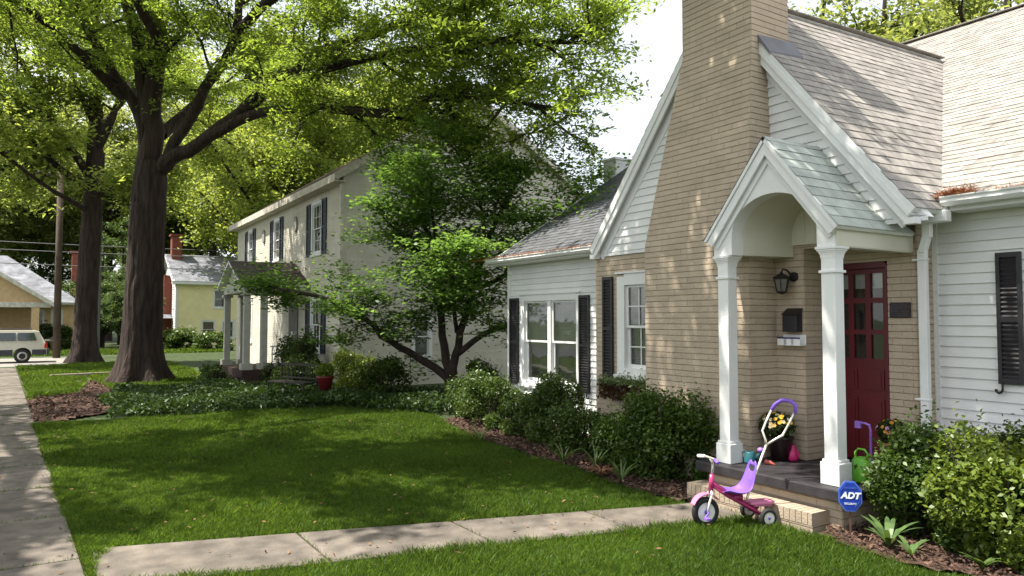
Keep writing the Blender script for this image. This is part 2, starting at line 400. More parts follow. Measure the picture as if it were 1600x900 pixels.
core.box(-4.2, -3.916, YD + 0.001, YD + 0.12, 0, 3.0); core.box(-4.86, -4.2, YD + 0.001, YD + 0.12, 2.47, 3.0); core.box(-4.03, -3.916, YD + 0.12, YS, 0, 3.0)
brick(b, [(-4.86, 2.62), (-4.14, 2.62), (-4.14, 2.81), (-4.86, 2.81)], wallN(YG)); core.box(-4.86, -4.14, YG + 0.001, YG + 0.1, 2.62, 2.81)
bw = build('brick_wall', b, BRICK, hs); build('wall_core', core, MORTAR, bw)
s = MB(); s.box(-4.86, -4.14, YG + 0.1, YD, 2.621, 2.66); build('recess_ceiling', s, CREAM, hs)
# white siding in the gable
RIX, RIZ, SL = -5.95, 5.80, 1.24
zr = lambda x: RIZ - SL * abs(x - RIX)
b = MB(); gp = [(-8.38, 2.812), (-3.55, 2.812), (RIX, zr(RIX) - 0.08)]
clap(b, gp, wallN(YG - 0.004)); build('gable_siding', b, SIDING, hs)
b = MB(); b.prism(gp, (0, YG, 0), (1, 0, 0), (0, 0, 1), (0, 1, 0), 0.1)
b.box(-8.38, -3.55, YG - 0.03, YG - 0.0045, 2.775, 2.812); build('gable_base_board', b, WHITE, hs)
# clapboard walls left and right
WIN1 = (-11.42, -9.66, 0.70, 2.30)
b = MB(); core = MB()
for (x0, x1, z0, z1) in rects(-11.84, -8.32, 0, 3.1, [WIN1]):
    clap(b, [(x0, z0), (x1, z0), (x1, z1), (x0, z1)], wallN(YS)); core.box(x0, x1, YS + 0.001, YS + 0.12, z0, z1)
b.box(-11.9, -11.80, YS - 0.025, YS + 0.06, 0, 3.1)
sw = build('clapboard_wall', b, SIDING, hs); build('wall_core', core, WHITE, sw)
b = MB(); core = MB()
RW = [(-3.02, -2.0, 1.1, 2.47)]
for (x0, x1, z0, z1) in rects(-3.9, 6, 0, 3.1, RW):
    clap(b, [(x0, z0), (x1, z0), (x1, z1), (x0, z1)], wallN(YS)); core.box(x0, x1, YS + 0.001, YS + 0.12, z0, z1)
b.box(-3.912, -3.86, YS - 0.026, YS - 0.002, 0, 3.0)
sw = build('clapboard_wall', b, SIDING, hs); build('wall_core', core, WHITE, sw)
# side and back walls of the body
b = MB(); EXL = ((-11.84, 0, 0), (0, -1, 0), (0, 0, 1), (-1, 0, 0))
ZE, YE, MS = 2.98, 7.2, 0.64
zm = lambda y: ZE + MS * (y - YE)
YR = 13.6; ZR = zm(YR)
for poly in ([(-YR * 2 + YE, 0), (-YS, 0), (-YS, zm(YS) - .06), (-YR, ZR - .06), (-YR * 2 + YE, ZE)],): clap(b, poly, EXL)
b.prism([(YS, 0), (2 * YR - YE, 0), (2 * YR - YE, ZE), (YR, ZR - 0.06), (YS, zm(YS) - 0.06)], (-11.83, 0, 0), (0, 1, 0), (0, 0, 1), (1, 0, 0), 0.1)
b.prism([(YS, 0), (2 * YR - YE, 0), (2 * YR - YE, ZE), (YR, ZR - 0.06), (YS, zm(YS) - 0.06)], (6, 0, 0), (0, 1, 0), (0, 0, 1), (1, 0, 0), 0.1)
b.box(-11.8, 6, 2 * YR - YE - 0.3, 2 * YR - YE - 0.2, 0, 3.0); build('side_wall', b, SIDING, hs)
# roofs
def slope_basis(p0, p1, up):   # u along p0->p1, v up the slope
    p0, p1, up = map(Vector, (p0, p1, up)); U = (p1 - p0).normalized(); V = (up - p0); V -= U * V.dot(U); V.normalize(); N = U.cross(V)
    if N.z < 0: N = -N
    return p0, U, V, N
def to_uv(B, pts): return [((Vector(p) - B[0]).dot(B[1]), (Vector(p) - B[0]).dot(B[2])) for p in pts]
def roof_part(name, pts3, B, m, parent, thick=0.05, cw=0.24, ch=0.125, jv=0.008, under=None):
    mb = MB(); uv = to_uv(B, pts3)
    if sum(uv[i][0] * uv[(i + 1) % len(uv)][1] - uv[(i + 1) % len(uv)][0] * uv[i][1] for i in range(len(uv))) < 0: uv = uv[::-1]
    shing(mb, uv, B, cw, ch, jv); o = build(name, mb, m, parent)
    d = MB(); d.prism(uv, B[0] - B[3] * 0.002, B[1], B[2], B[3], -thick); build('roof_deck', d, under or WHITE, o); return o
m1 = 0.0
gz = lambda x, y: RIZ - SL * abs(x - RIX) + 0.03 * (y - 6.6)
XE = -3.60; XEL = 2 * RIX - XE; YF = 6.62
yv = lambda x: (gz(x, 0) - ZE + MS * YE) / (MS - 0.03)     # where the gable slope meets the main slope
def yval(x):
    # RIZ - SL|x-RIX| + .03(y-6.6) = ZE + MS (y-YE)
    return (RIZ - SL * abs(x - RIX) - 0.198 - ZE + MS * YE) / (MS - 0.03)
Bv = slope_basis((XE, YF, gz(XE, YF)), (XE, 9, gz(XE, 9)), (RIX, YF, gz(RIX, YF)))
P0 = [(XE, YF, gz(XE, YF)), (XE, yval(XE), gz(XE, yval(XE))), (RIX, yval(RIX), gz(RIX, yval(RIX))), (RIX, YF, gz(RIX, YF))]
r1 = roof_part('gable_roof', P0, Bv, SHINGLE, hs)
Bl = slope_basis((XEL, 9, gz(XEL, 9)), (XEL, YF, gz(XEL, YF)), (RIX, YF, gz(RIX, YF)))
P1 = [(XEL, YF, gz(XEL, YF)), (XEL, yval(XEL), gz(XEL, yval(XEL))), (RIX, yval(RIX), gz(RIX, yval(RIX))), (RIX, YF, gz(RIX, YF))]
roof_part('gable_roof', P1, Bl, SHINGLE, hs)
m = MB(); m.beam((RIX, YF, gz(RIX, YF) + 0.012), (RIX, yval(RIX) - .1, gz(RIX, yval(RIX)) + 0.006), 0.16, 0.012); build('ridge_cap', m, SHINGLE, hs)
Bm = slope_basis((-12, YE, ZE), (6, YE, ZE), (-12, YR, ZR))
vx = lambda x: (x, yval(x), zm(yval(x)))
roof_part('main_roof', [(XE, YE, ZE), (6.2, YE, ZE), (6.2, YR, ZR), (RIX, YR, ZR), vx(RIX), vx(XE)], Bm, SHINGLE, hs)
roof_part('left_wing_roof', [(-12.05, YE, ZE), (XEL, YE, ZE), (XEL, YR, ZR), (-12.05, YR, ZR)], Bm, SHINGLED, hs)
roof_part('main_roof', [vx(XEL), vx(RIX), (RIX, YR, ZR), (XEL, YR, ZR)], Bm, SHINGLE, hs)
Bb = slope_basis((6, 2 * YR - YE, ZE), (-12, 2 * YR - YE, ZE), (6, YR, ZR))
roof_part('main_roof', [(6.2, 2 * YR - YE, ZE), (-12.05, 2 * YR - YE, ZE), (-12.05, YR, ZR), (6.2, YR, ZR)], Bb, SHINGLE, hs, cw=1.0, ch=0.3)
m = MB(); m.beam((-12.05, YR, ZR + 0.012), (6.2, YR, ZR + 0.012), 0.2, 0.014); build('ridge_cap', m, SHINGLE, hs)
# gable rake boards
for sgn in (1, -1):
    m = MB(); xe = XE if sgn > 0 else XEL
    dv = Vector((sgn, 0, -SL)).normalized(); nv = Vector((SL * sgn, 0, 1)).normalized()
    a = Vector((RIX, 0, gz(RIX, YF) - 0.012)); e = Vector((xe + 0.0 * sgn, 0, gz(xe, YF) - 0.012))
    def rk(y0, y1, t0, t1):
        A = [Vector((RIX, 0, a.z - t0 * nv.length / nv.z)), e - nv * t0, e - nv * t1, Vector((RIX, 0, a.z - t1 / nv.z))]
        vs = [Vector((p.x, y, p.z)) for y in (y0, y1) for p in A]
        m.add(vs, [(0, 1, 2, 3), (7, 6, 5, 4), (0, 4, 5, 1), (1, 5, 6, 2), (2, 6, 7, 3), (3, 7, 4, 0)])
    rk(YF + 0.01, YF + 0.035, 0.05, 0.155); rk(YF + 0.0355, YG - 0.03, 0.052, 0.075); rk(YG - 0.0295, YG - 0.006, 0.076, 0.235)
    rk(YF - 0.008, YF + 0.0095, 0.045, 0.085)
    m.box(min(xe, xe - 0.11 * sgn), max(xe, xe - 0.11 * sgn), YF + 0.001, YG - 0.032, gz(xe, YF) - 0.14, gz(xe, YF) - 0.08)
    build('rake_board', m, WHITE, hs)
# left rake of the wing and its eave boards, gutters
m = MB(); m.beam((-12.06, YE, ZE - 0.07), (-12.06, YR, ZR - 0.07), 0.03, 0.14); build('rake_board', m, WHITE, hs)
def gutter(x0, x1, y, z, nm='gutter'):
    m = MB(); prof = [(0, 0), (0.0, -0.09), (-0.085, -0.09), (-0.115, -0.055), (-0.105, -0.03), (-0.125, -0.012), (-0.125, 0.0), (-0.117, 0.0), (-0.117, -0.01), (-0.098, -0.03), (-0.107, -0.053), (-0.08, -0.082), (-0.008, -0.082), (-0.008, 0)]
    m.prism([(p[0], p[1]) for p in prof], (x0, y, z), (0, 1, 0), (0, 0, 1), (1, 0, 0), x1 - x0); return build(nm, m, WHITE, hs)
gutter(-12.08, XEL - 0.02, YE, ZE + 0.04); gutter(-3.62, 6.2, YE, ZE + 0.05)
m = MB(); m.box(-12.0, XEL - 0.01, YE + 0.001, YS - 0.02, ZE - 0.08, ZE - 0.055); m.box(-3.6, 6.1, YE + 0.001, YS - 0.02, ZE - 0.08, ZE - 0.055); m.box(-12.0, XEL - 0.01, YE + 0.001, YE + 0.02, ZE - 0.054, ZE + 0.0); m.box(-3.59, 6.1, YE + 0.001, YE + 0.02, ZE - 0.054, ZE + 0.0)
build('soffit', m, WHITE, hs)
m = MB(); m.box(-3.83, -3.55, 7.06, 7.16, 2.79, 2.90); build('gutter', m, WHITE, hs, bevel=0.012)
m = MB(); m.box(-3.80, -3.72, 7.09, 7.15, 2.66, 2.79); m.beam((-3.76, 7.12, 2.68), (-3.81, 7.12, 2.52), 0.06, 0.08, (0, 1, 0)); m.box(-3.85, -3.77, 7.09, 7.15, 0.08, 2.54)
m.box(-3.9, -3.765, 7.085, 7.155, 2.44, 2.46); m.box(-3.9, -3.765, 7.085, 7.155, 1.1, 1.12); build('downspout', m, WHITE, hs, bevel=0.006)

# chimney: broad base leaning back to a slender stack
def chim():
    b = MB(); yb, yt = 6.31, 6.50; zs, zt = 2.78, 5.05
    xl0, xr0, xl1, xr1 = -6.80, -5.21, -6.31, -5.29
    brick(b, [(xl0, 0), (xr0, 0), (xr0, zs), (xl0, zs)], wallN(yb))
    sv = Vector((0, yt - yb, zt - zs)); ln = sv.length; V = sv / ln; N = Vector((0, -V.z, V.y))
    brick(b, [(xl0, 0), (xr0, 0), (xr1, ln), (xl1, ln)], ((0, yb, zs), (1, 0, 0), V, N))
    brick(b, [(xl1, zt), (xr1, zt), (xr1, 7.1), (xl1, 7.1)], wallN(yt))
    brick(b, [(yb, 0), (YG, 0), (YG, zs), (yb, zs)], RX(xr0))
    sv = Vector((xr1 - xr0, 0, zt - zs)); V2 = sv / sv.length
    brick(b, [(yb, 0), (7.1, 0), (7.1, sv.length), (yt, sv.length)], ((xr0, 0, zs), (0, 1, 0), V2, (V2.z, 0, -V2.x)))
    brick(b, [(yt, zt), (7.13, zt), (7.13, 7.1), (yt, 7.1)], RX(xr1))
    LX = lambda X: ((X, 0, 0), (0, -1, 0), (0, 0, 1), (-1, 0, 0))
    brick(b, [(-YG, 0), (-yb, 0), (-yb, zs), (-YG, zs)], LX(xl0))
    sv = Vector((xl1 - xl0, 0, zt - zs)); V3 = sv / sv.length
    brick(b, [(-7.1, 0), (-yb, 0), (-yt, sv.length), (-7.1, sv.length)], ((xl0, 0, zs), (0, -1, 0), V3, (-V3.z, 0, V3.x)))
    brick(b, [(-7.13, zt), (-yt, zt), (-yt, 7.1), (-7.13, 7.1)], LX(xl1))
    brick(b, [(-xr1, zt), (-xl1, zt), (-xl1, 7.1), (-xr1, 7.1)], ((0, 7.13, 0), (-1, 0, 0), (0, 0, 1), (0, 1, 0)))
    b.box(xl1 - 0.05, xr1 + 0.05, yt - 0.05, 7.18, 6.95, 7.02); b.box(xl1 - 0.08, xr1 + 0.08, yt - 0.08, 7.21, 7.02, 7.11)
    c = build('chimney', b, BRICK, hs)
    k = MB(); e = 0.0005
    for (z0, y0, xa, xb, z1, y1, xc, xd, ybk) in ((0, yb, xl0, xr0, zs, yb, xl0, xr0, YG), (zs, yb, xl0, xr0, zt, yt, xl1, xr1, 7.1), (zt, yt, xl1, xr1, 7.1, yt, xl1, xr1, 7.13)):
        vs = [(xa + e, y0 + e, z0), (xb - e, y0 + e, z0), (xb - e, ybk - e, z0), (xa + e, ybk - e, z0), (xc + e, y1 + e, z1), (xd - e, y1 + e, z1), (xd - e, ybk - e, z1), (xc + e, ybk - e, z1)]
        k.add(vs, [(0, 3, 2, 1), (4, 5, 6, 7), (0, 1, 5, 4), (1, 2, 6, 5), (2, 3, 7, 6), (3, 0, 4, 7)])
    build('chimney_core', k, MORTAR, c)
    f = MB(); zf = gz(xr1, 6.7)
    f.add([(xr1 + 0.004, 6.60, zf + 0.06), (xr1 + 0.16, 6.60, gz(xr1 + 0.16, 6.5) + 0.03), (xr1 + 0.14, 7.22, gz(xr1 + 0.14, 7.45) + 0.03), (xr1 + 0.012, 7.22, zf + 0.08),
           (xr1 + 0.004, 6.60, zf - 0.0), (xr1 + 0.16, 6.60, gz(xr1 + 0.16, 6.5) - 0.01), (xr1 + 0.14, 7.22, gz(xr1 + 0.14, 7.45) - 0.01), (xr1 + 0.012, 7.22, zf)],
          [(0, 1, 2, 3), (7, 6, 5, 4), (0, 4, 5, 1), (1, 5, 6, 2), (2, 6, 7, 3), (3, 7, 4, 0)])
    build('flashing', f, LEAD, c)
chim()
m = MB(); brk = MB(); brick(brk, [(10.38, 0), (10.82, 0), (10.82, 5.36), (10.38, 5.36)], RX(-12.1)); m.box(-12.5, -12.101, 10.38, 10.82, 0, 5.36); m.box(-12.53, -12.07, 10.35, 10.85, 5.36, 5.41)
cw_ = build('rear_chimney', m, WHITE, hs); build('brick_face', brk, WHITE, cw_)

# windows
def window(parent, O, U, N, w_, h, nx_=1, ny=1, trim=0.09, twin=False, sashcol=None, blind=None, curtain=False, mun=(0, 0), sill=True, deep=True, label=None):
    """double-hung window set in an opening of width w_, height h, lower left corner O"""
    V = (0, 0, 1); m = MB(); t = trim
    for (a, b_, c, d) in ((-t * .2, t * .8, 0, h), (w_ - t * .8, w_ + t * .2, 0, h), (t * .8, w_ - t * .8, h - t * .8, h + t * .25), (t * .8, w_ - t * .8, 0, t * .6)):
        m.obox(O, U, V, N, a, b_, c, d, -0.09 if deep else 0.001, 0.024)
    if sill: m.obox(O, U, V, N, -t * .6, w_ + t * .6, -0.055, -0.001, -0.02, 0.05)
    m.obox(O, U, V, N, -t * .35, w_ + t * .35, h + t * .26, h + t * .26 + 0.025, 0.0, 0.045)
    win = build('window', m, WHITE, parent)
    if label: win['label'] = label
    m2 = MB(); p = MB(); bl = MB(); a0, a1 = t * .8, w_ - t * .8; c0, c1 = t * .6, h - t * .8
    units = [(a0, a1)] if not twin else [(a0, (a0 + a1) / 2 - 0.045), ((a0 + a1) / 2 + 0.045, a1)]
    if twin: m2.obox(O, U, V, N, units[0][1], units[1][0], c0, c1, -0.08, 0.015)
    nn = -0.012 if deep else 0.014
    for (u0, u1) in units:
        mid = (c0 + c1) / 2; f = 0.042
        for (lo, hi, off) in ((c0, mid + 0.018, nn - 0.045), (mid - 0.018, c1, nn - 0.012)):
            if not deep: off = 0.010
            for q in ((u0, u0 + f, lo, hi), (u1 - f, u1, lo, hi), (u0 + f, u1 - f, lo, lo + f * (1.3 if lo == c0 else .8)), (u0 + f, u1 - f, hi - f * .8, hi)):
                m2.obox(O, U, V, N, *q, off - 0.02 if deep else 0.003, off + 0.006)
            for i in range(1, mun[0] + 1):
                u = u0 + (u1 - u0) * i / (mun[0] + 1); m2.obox(O, U, V, N, u - .008, u + .008, lo + f, hi - f * .8, off - 0.008, off + 0.002)
            for i in range(1, mun[1] + 1):
                v = lo + (hi - lo) * i / (mun[1] + 1); m2.obox(O, U, V, N, u0 + f, u1 - f, v - .008, v + .008, off - 0.0085, off + 0.0025)
            p.obox(O, U, V, N, u0 + f * .5, u1 - f * .5, lo + f * .5, hi - f * .5, off - 0.014 if deep else 0.002, off - 0.0105 if deep else 0.006)
        if blind:
            z = c1 - 0.02
            while z > c1 - (c1 - c0) * blind:
                bl.obox(O, U, V, N, u0 + .01, u1 - .01, z - 0.012, z + 0.006, -0.16, -0.135); z -= 0.026
    build('sash', m2, WHITE if sashcol is None else sashcol, win)
    build('pane', p, GLASS if deep else mat('dark_window_glass', (0.02, 0.024, 0.03), 0.08, 0.2, 3, spec=0.9), win)
    if blind: build('blind', bl, BLIND, win)
    return win
window(hs, (WIN1[0], YS, WIN1[2]), (1, 0, 0), (0, -1, 0), WIN1[1] - WIN1[0], WIN1[3] - WIN1[2], twin=True, trim=0.11, blind=0.98)
window(hs, (WIN2[0], YG, WIN2[2]), (1, 0, 0), (0, -1, 0), WIN2[1] - WIN2[0], WIN2[3] - WIN2[2], trim=0.15, blind=0.95, mun=(1, 1), label='tall sash window with divided panes beside the chimney')
w3 = RW[0]; window(hs, (w3[0], YS, w3[2]), (1, 0, 0), (0, -1, 0), w3[1] - w3[0], w3[3] - w3[2], trim=0.1, blind=0.9)
def shutter(parent, O, U, N, w_, h, n=None, hook=0, fr=0.035, th=0.03):
    V = (0, 0, 1); m = MB()
    for q in ((0, fr, 0, h), (w_ - fr, w_, 0, h), (fr, w_ - fr, 0, fr * 1.6), (fr, w_ - fr, h - fr * 1.3, h), (fr, w_ - fr, h * .47, h * .47 + fr * 1.3)): m.obox(O, U, V, N, *q, 0.02, 0.02 + th)
    m.obox(O, U, V, N, fr * .6, w_ - fr * .6, fr * .6, h - fr * .6, 0.0195, 0.024)
    n = n or int(h / 0.045); Ov, Uv, Nv = Vector(O), Vector(U), Vector(N)
    for i in range(n):
        v = fr * 1.6 + (h - fr * 2.9) * (i + .5) / n
        if abs(v - h * .47 - fr * .65) < fr: continue
        c = Ov + Vector((0, 0, v)) + Nv * (0.026 + th * .4)
        a = c + Uv * fr; b_ = c + Uv * (w_ - fr); dz = Vector((0, 0, 0.014)); dn = Nv * 0.011
        m.add([a - dz + dn, b_ - dz + dn, b_ + dz - dn, a + dz - dn, a - dz + dn - dn * .4, b_ - dz + dn - dn * .4, b_ + dz - dn * 1.4, a + dz - dn * 1.4], [(0, 1, 2, 3), (7, 6, 5, 4), (0, 4, 5, 1), (2, 6, 7, 3)])
    s_ = build('shutter', m, BLACK, parent)
    if hook:
        k = MB(); u = w_ * .5 if abs(hook) < 2 else 0; sg = 1 if hook > 0 else -1
        c = Ov + Uv * (w_ / 2 + sg * w_ * .32) + Nv * 0.055
        pts = [c + Vector((0, 0, 0.02)), c + Vector((0, 0, -0.05)), c + Uv * sg * .012 + Vector((0, 0, -0.078)), c + Uv * sg * .035 + Vector((0, 0, -0.085)), c + Uv * sg * .055 + Vector((0, 0, -0.07)), c + Uv * sg * .052 + Vector((0, 0, -0.05))]
        k.tube(pts, [.010, .010, .011, .012, .012, .014], 8); build('shutter_hook', k, DARKM, s_)
    return s_
shutter(hs, (-11.80, YS, 0.68), (1, 0, 0), (0, -1, 0), 0.30, 1.60, hook=-1)
shutter(hs, (-9.655, YS, 0.68), (1, 0, 0), (0, -1, 0), 0.27, 1.60, hook=1)
shutter(hs, (-8.125, YG, 1.06), (1, 0, 0), (0, -1, 0), 0.215, 1.42, hook=-1)
shutter(hs, (-3.325, YS, 1.28), (1, 0, 0), (0, -1, 0), 0.21, 1.215, hook=-1, n=26)
shutter(hs, (-1.9, YS, 1.28), (1, 0, 0), (0, -1, 0), 0.21, 1.215, hook=1, n=26)

# door
m = MB(); DX0, DX1 = -4.858, -4.206; z0, z1 = 0.41, 2.445; yd = YD + 0.03
m.box(DX0, DX0 + 0.03, yd - 0.04, yd + 0.08, z0, z1); m.box(DX1 - 0.025, DX1, yd - 0.04, yd + 0.08, z0, z1); m.box(DX0 + 0.03, DX1 - 0.025, yd - 0.04, yd + 0.08, z1 - 0.04, z1 + 0.02)
a0, a1 = DX0 + 0.032, DX1 - 0.027; PX = [(-4.79, -4.655), (-4.60, -4.465), (-4.41, -4.275)]; PZ = [(2.10, 2.355), (1.77, 2.045), (1.47, 1.72)]
for (x0, x1, za, zb) in rects(a0, a1, z0 + 0.01, z1 - 0.042, [(p[0], p[1], q[0], q[1]) for p in PX for q in PZ]): m.box(x0, x1, yd + 0.0, yd + 0.045, za, zb)
for (pa, pb) in ((-4.79, -4.565), (-4.50, -4.275)):
    for (qa, qb) in ((1.15, 1.36), (0.52, 1.06)):
        m.obox((0, yd, 0), (1, 0, 0), (0, 0, 1), (0, -1, 0), pa, pb, qa, qb, 0.001, 0.010); m.obox((0, yd, 0), (1, 0, 0), (0, 0, 1), (0, -1, 0), pa + .03, pb - .03, qa + .03, qb - .03, 0.010, 0.016)
dr = build('door', m, REDP, hs); dr['label'] = 'dark red front door with nine small panes'
p = MB(); [p.box(a[0] - .004, a[1] + .004, yd + 0.018, yd + 0.022, q[0] - .004, q[1] + .004) for a in PX for q in PZ]; build('pane', p, GLASS, dr)
p = MB(); [p.box(a[0] - .02, a[1] + .02, yd + 0.05, yd + 0.053, 2.20, 2.37) for a in PX]; build('shade', p, mat('door_shade', (0.62, 0.6, 0.55), 0.8, 0.05), dr)
p = MB(); p.lathe([(0.0, -.05), (.022, -.045), (.026, -.03), (.012, -.015), (.028, -.004), (.028, 0)], (-4.79, yd - 0.001, 1.38), 14, 1); build('handle', p, mat('brass', (0.5, 0.36, 0.12), 0.3, 0.1, metal=0.9), dr)
p = MB(); p.box(DX0, DX1, YD + 0.2, YD + 0.22, 0.3, 2.6); build('dark_backing', p, DARKIN, hs)  # near-black sheet standing in for the unlit room behind the door panes

# porch
m = MB(); m.box(-5.52, -3.78, 5.80, 7.185, 0.30, 0.40); m.box(-5.20, -3.93, 7.19, 7.22, 0.36, 0.40); build('porch_floor', m, SLABM, hs, bevel=0.012)
b = MB(); YFD = 5.92
brick(b, [(-5.42, 0), (-3.916, 0), (-3.916, 0.298), (-5.42, 0.298)], wallN(YFD)); brick(b, [(YFD, 0), (7.1, 0), (7.1, 0.298), (YFD, 0.298)], RX(-3.916))
brick(b, [(-7.1, 0), (-YFD, 0), (-YFD, 0.298), (-7.1, 0.298)], ((-5.42, 0, 0), (0, -1, 0), (0, 0, 1), (-1, 0, 0)))
f_ = build('porch_foundation', b, BRICK, hs); k = MB(); k.box(-5.419, -3.917, YFD + .001, 7.1, 0, 0.297); build('wall_core', k, MORTAR, f_)
b = MB(); y0, y1 = 5.66, YFD - 0.012; xa, xb = -5.50, -4.03; bw_ = 0.062; zt = 0.19
x = xa
while x < xb - 0.03:      # soldier course along the step's nose
    x2 = min(x + bw_, xb); b.box(x + .003, x2 - .003, y0 - .004, y0 + 0.2, zt - 0.105, zt); x = x2
x = xa
while x < xb - 0.03:
    x2 = min(x + bw_, xb); b.box(x + .003, x2 - .003, y0 + 0.204, y1, zt - 0.07, zt - 0.001); x = x2
b2 = [(xa, 0), (xb, 0), (xb, 0.085), (xa, 0.085)]; brick(b, b2, wallN(y0 + 0.008)); brick(b, [(y0, 0), (y1, 0), (y1, 0.12), (y0, 0.12)], RX(xb - 0.012))
st = build('step', b, mat('pale_tan_step_brick', (0.38, 0.31, 0.235), 0.8, 0.1, 4, 0.4, 60, rnd=0.12, stain=0.1), hs); k = MB(); k.box(xa + .004, xb - .015, y0 + .012, y1, 0, zt - 0.008); build('wall_core', k, MORTAR, st)
for (cx, cy) in ((-5.245, 6.015), (-4.032, 6.015)):
    c = MB(); h = 0.068
    c.box(cx - h, cx + h, cy - h, cy + h, 0.62, 2.44); o = build('porch_column', c, WHITE, hs, bevel=0.006)
    c = MB(); c.box(cx - .095, cx + .095, cy - .095, cy + .095, 0.401, 0.60); c.box(cx - .082, cx + .082, cy - .082, cy + .082, 0.6005, 0.625); build('base', c, WHITE, o, bevel=0.006)
    c = MB(); c.box(cx - h - .016, cx + h + .016, cy - h - .016, cy + h + .016, 2.295, 2.32); build('neck_band', c, WHITE, o, bevel=.004); c = MB()
    for i in range(5): e = 0.003 + i * i * 0.0014; c.box(cx - h - e, cx + h + e, cy - h - e, cy + h + e, 2.43 + i * .016, 2.4459 + i * .016)
    c.box(cx - h - .036, cx + h + .036, cy - h - .034, cy + h + .036, 2.511, 2.535); build('capital', c, WHITE, o)
# arched gable front
def arc(n=24): return [(-4.62 + 0.492 * math.cos(t), 2.72 + 0.385 * math.sin(t)) for t in [math.pi * i / n for i in range(n + 1)]]
ap = [(-3.945, 2.536), (-3.945, 2.74), (-4.645, 3.60), (-5.345, 2.74), (-5.345, 2.536)]
A = arc(); m = MB(); Y0, Y1 = 5.935, 6.10
def outer(p):   # outline point seen from the arch centre along the arch angle
    ang = math.atan2(p[1] - 2.72, p[0] + 4.62); d = (math.cos(ang), math.sin(ang)); best = None
    poly = [(-3.945, 2.536), (-3.945, 2.74), (-4.645, 3.60), (-5.345, 2.74), (-5.345, 2.536)]
    for q, r_ in zip(poly[:-1], poly[1:]):
        ex, ey = r_[0] - q[0], r_[1] - q[1]; den = d[0] * ey - d[1] * ex
        if abs(den) < 1e-9: continue
        t = ((q[0] + 4.62) * ey - (q[1] - 2.72) * ex) / den; s_ = ((q[0] + 4.62) * d[1] - (q[1] - 2.72) * d[0]) / den
        if t > 0 and -1e-6 <= s_ <= 1 + 1e-6 and (best is None or t < best): best = t
    return (-4.62 + d[0] * best, 2.72 + d[1] * best)
pr = [(p, outer(p)) for p in A]
ins = []
for (p, q), (p2, q2) in zip(pr[:-1], pr[1:]):
    m.prism([p, q, q2, p2], (0, Y0, 0), (1, 0, 0), (0, 0, 1), (0, 1, 0), Y1 - Y0)
m.prism([(-3.945, 2.536), (-3.945, 2.72), (-4.128, 2.72), (-4.128, 2.536)], (0, Y0, 0), (1, 0, 0), (0, 0, 1), (0, 1, 0), Y1 - Y0)
m.prism([(-5.345, 2.536), (-5.112, 2.536), (-5.112, 2.72), (-5.345, 2.72)], (0, Y0, 0), (1, 0, 0), (0, 0, 1), (0, 1, 0), Y1 - Y0)
build('porch_arch', m, WHITE, hs)
# barrel vault and its side beams
m = MB(); A2 = [(x if x > -4.62 else x, z) for x, z in arc(28)]
YB = 6.735
back = [(-4.62 + (x + 4.62) * (1.0 if x > -4.62 else 0.70), z) for x, z in A2]
for i in range(len(A2) - 1):
    m.add([(A2[i][0], Y1 + .001, A2[i][1]), (A2[i + 1][0], Y1 + .001, A2[i + 1][1]), (back[i + 1][0], YB, back[i + 1][1]), (back[i][0], YB, back[i][1])], [(0, 1, 2, 3)])
    m.add([(A2[i][0], Y1 + .001, A2[i][1] + .03), (A2[i + 1][0], Y1 + .001, A2[i + 1][1] + .03), (back[i + 1][0], YB, back[i + 1][1] + .03), (back[i][0], YB, back[i][1] + .03)], [(3, 2, 1, 0)])
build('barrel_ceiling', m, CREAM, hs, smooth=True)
m = MB(); m.prism([(-4.128, 2.662), (-4.128, 2.72)] + A2[1:-1] + [(-5.11, 2.72), (-5.11, 2.662)], (0, YB - .012, 0), (1, 0, 0), (0, 0, 1), (0, -1, 0), .012)
for i in range(1, 8): m.box(-5.05 + i * .12, -5.045 + i * .12, YB - .028, YB - .0245, 2.68, 2.72 + .385 * math.sqrt(max(0, 1 - ((-5.05 + i * .12 + 4.62) / .5) ** 2)) - .02)
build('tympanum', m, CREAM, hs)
m = MB(); bx = back[-1][0]
m.add([(-5.345, Y1 + .001, 2.54), (-5.105, Y1 + .001, 2.54), (bx, YB, 2.54), (-5.345, YB, 2.54), (-5.345, Y1 + .001, 2.76), (-5.105, Y1 + .001, 2.72), (bx, YB, 2.72), (-5.345, YB, 2.76)],
      [(0, 3, 2, 1), (4, 5, 6, 7), (0, 1, 5, 4), (1, 2, 6, 5), (2, 3, 7, 6), (3, 0, 4, 7)])
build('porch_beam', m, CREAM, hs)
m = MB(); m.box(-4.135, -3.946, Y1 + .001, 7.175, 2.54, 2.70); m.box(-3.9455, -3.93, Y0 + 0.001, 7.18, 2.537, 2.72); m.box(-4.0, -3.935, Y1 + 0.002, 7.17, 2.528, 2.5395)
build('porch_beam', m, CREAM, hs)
# porch roof
PR, PZ0, PS = -4.645, 3.66, 1.235
pz = lambda x: PZ0 - PS * abs(x - PR)
Bp = slope_basis((-3.87, 5.86, pz(-3.87)), (-3.87, 7.2, pz(-3.87)), (PR, 5.86, PZ0))
def gy(x): return YG - 0.02
roof_part('porch_roof', [(-3.87, 5.86, pz(-3.87)), (-3.87, 7.1, pz(-3.87)), (-4.02, 7.1, pz(-4.02)), (-4.02, YG - .02, pz(-4.02)), (PR, YG - .02, PZ0), (PR, 5.86, PZ0)][:2] + [(-3.99, 7.1, pz(-3.99)), (-3.99, YG - .02, pz(-3.99))][:0] + [(-3.87, 7.1, pz(-3.87)), (PR, YG - .02, PZ0), (PR, 5.86, PZ0)][1:], Bp, SLATE, hs, 0.035, 0.28, 0.13, 0.004)
Bp2 = slope_basis((-5.42, 7.0, pz(-5.42)), (-5.42, 5.86, pz(-5.42)), (PR, 5.86, PZ0))
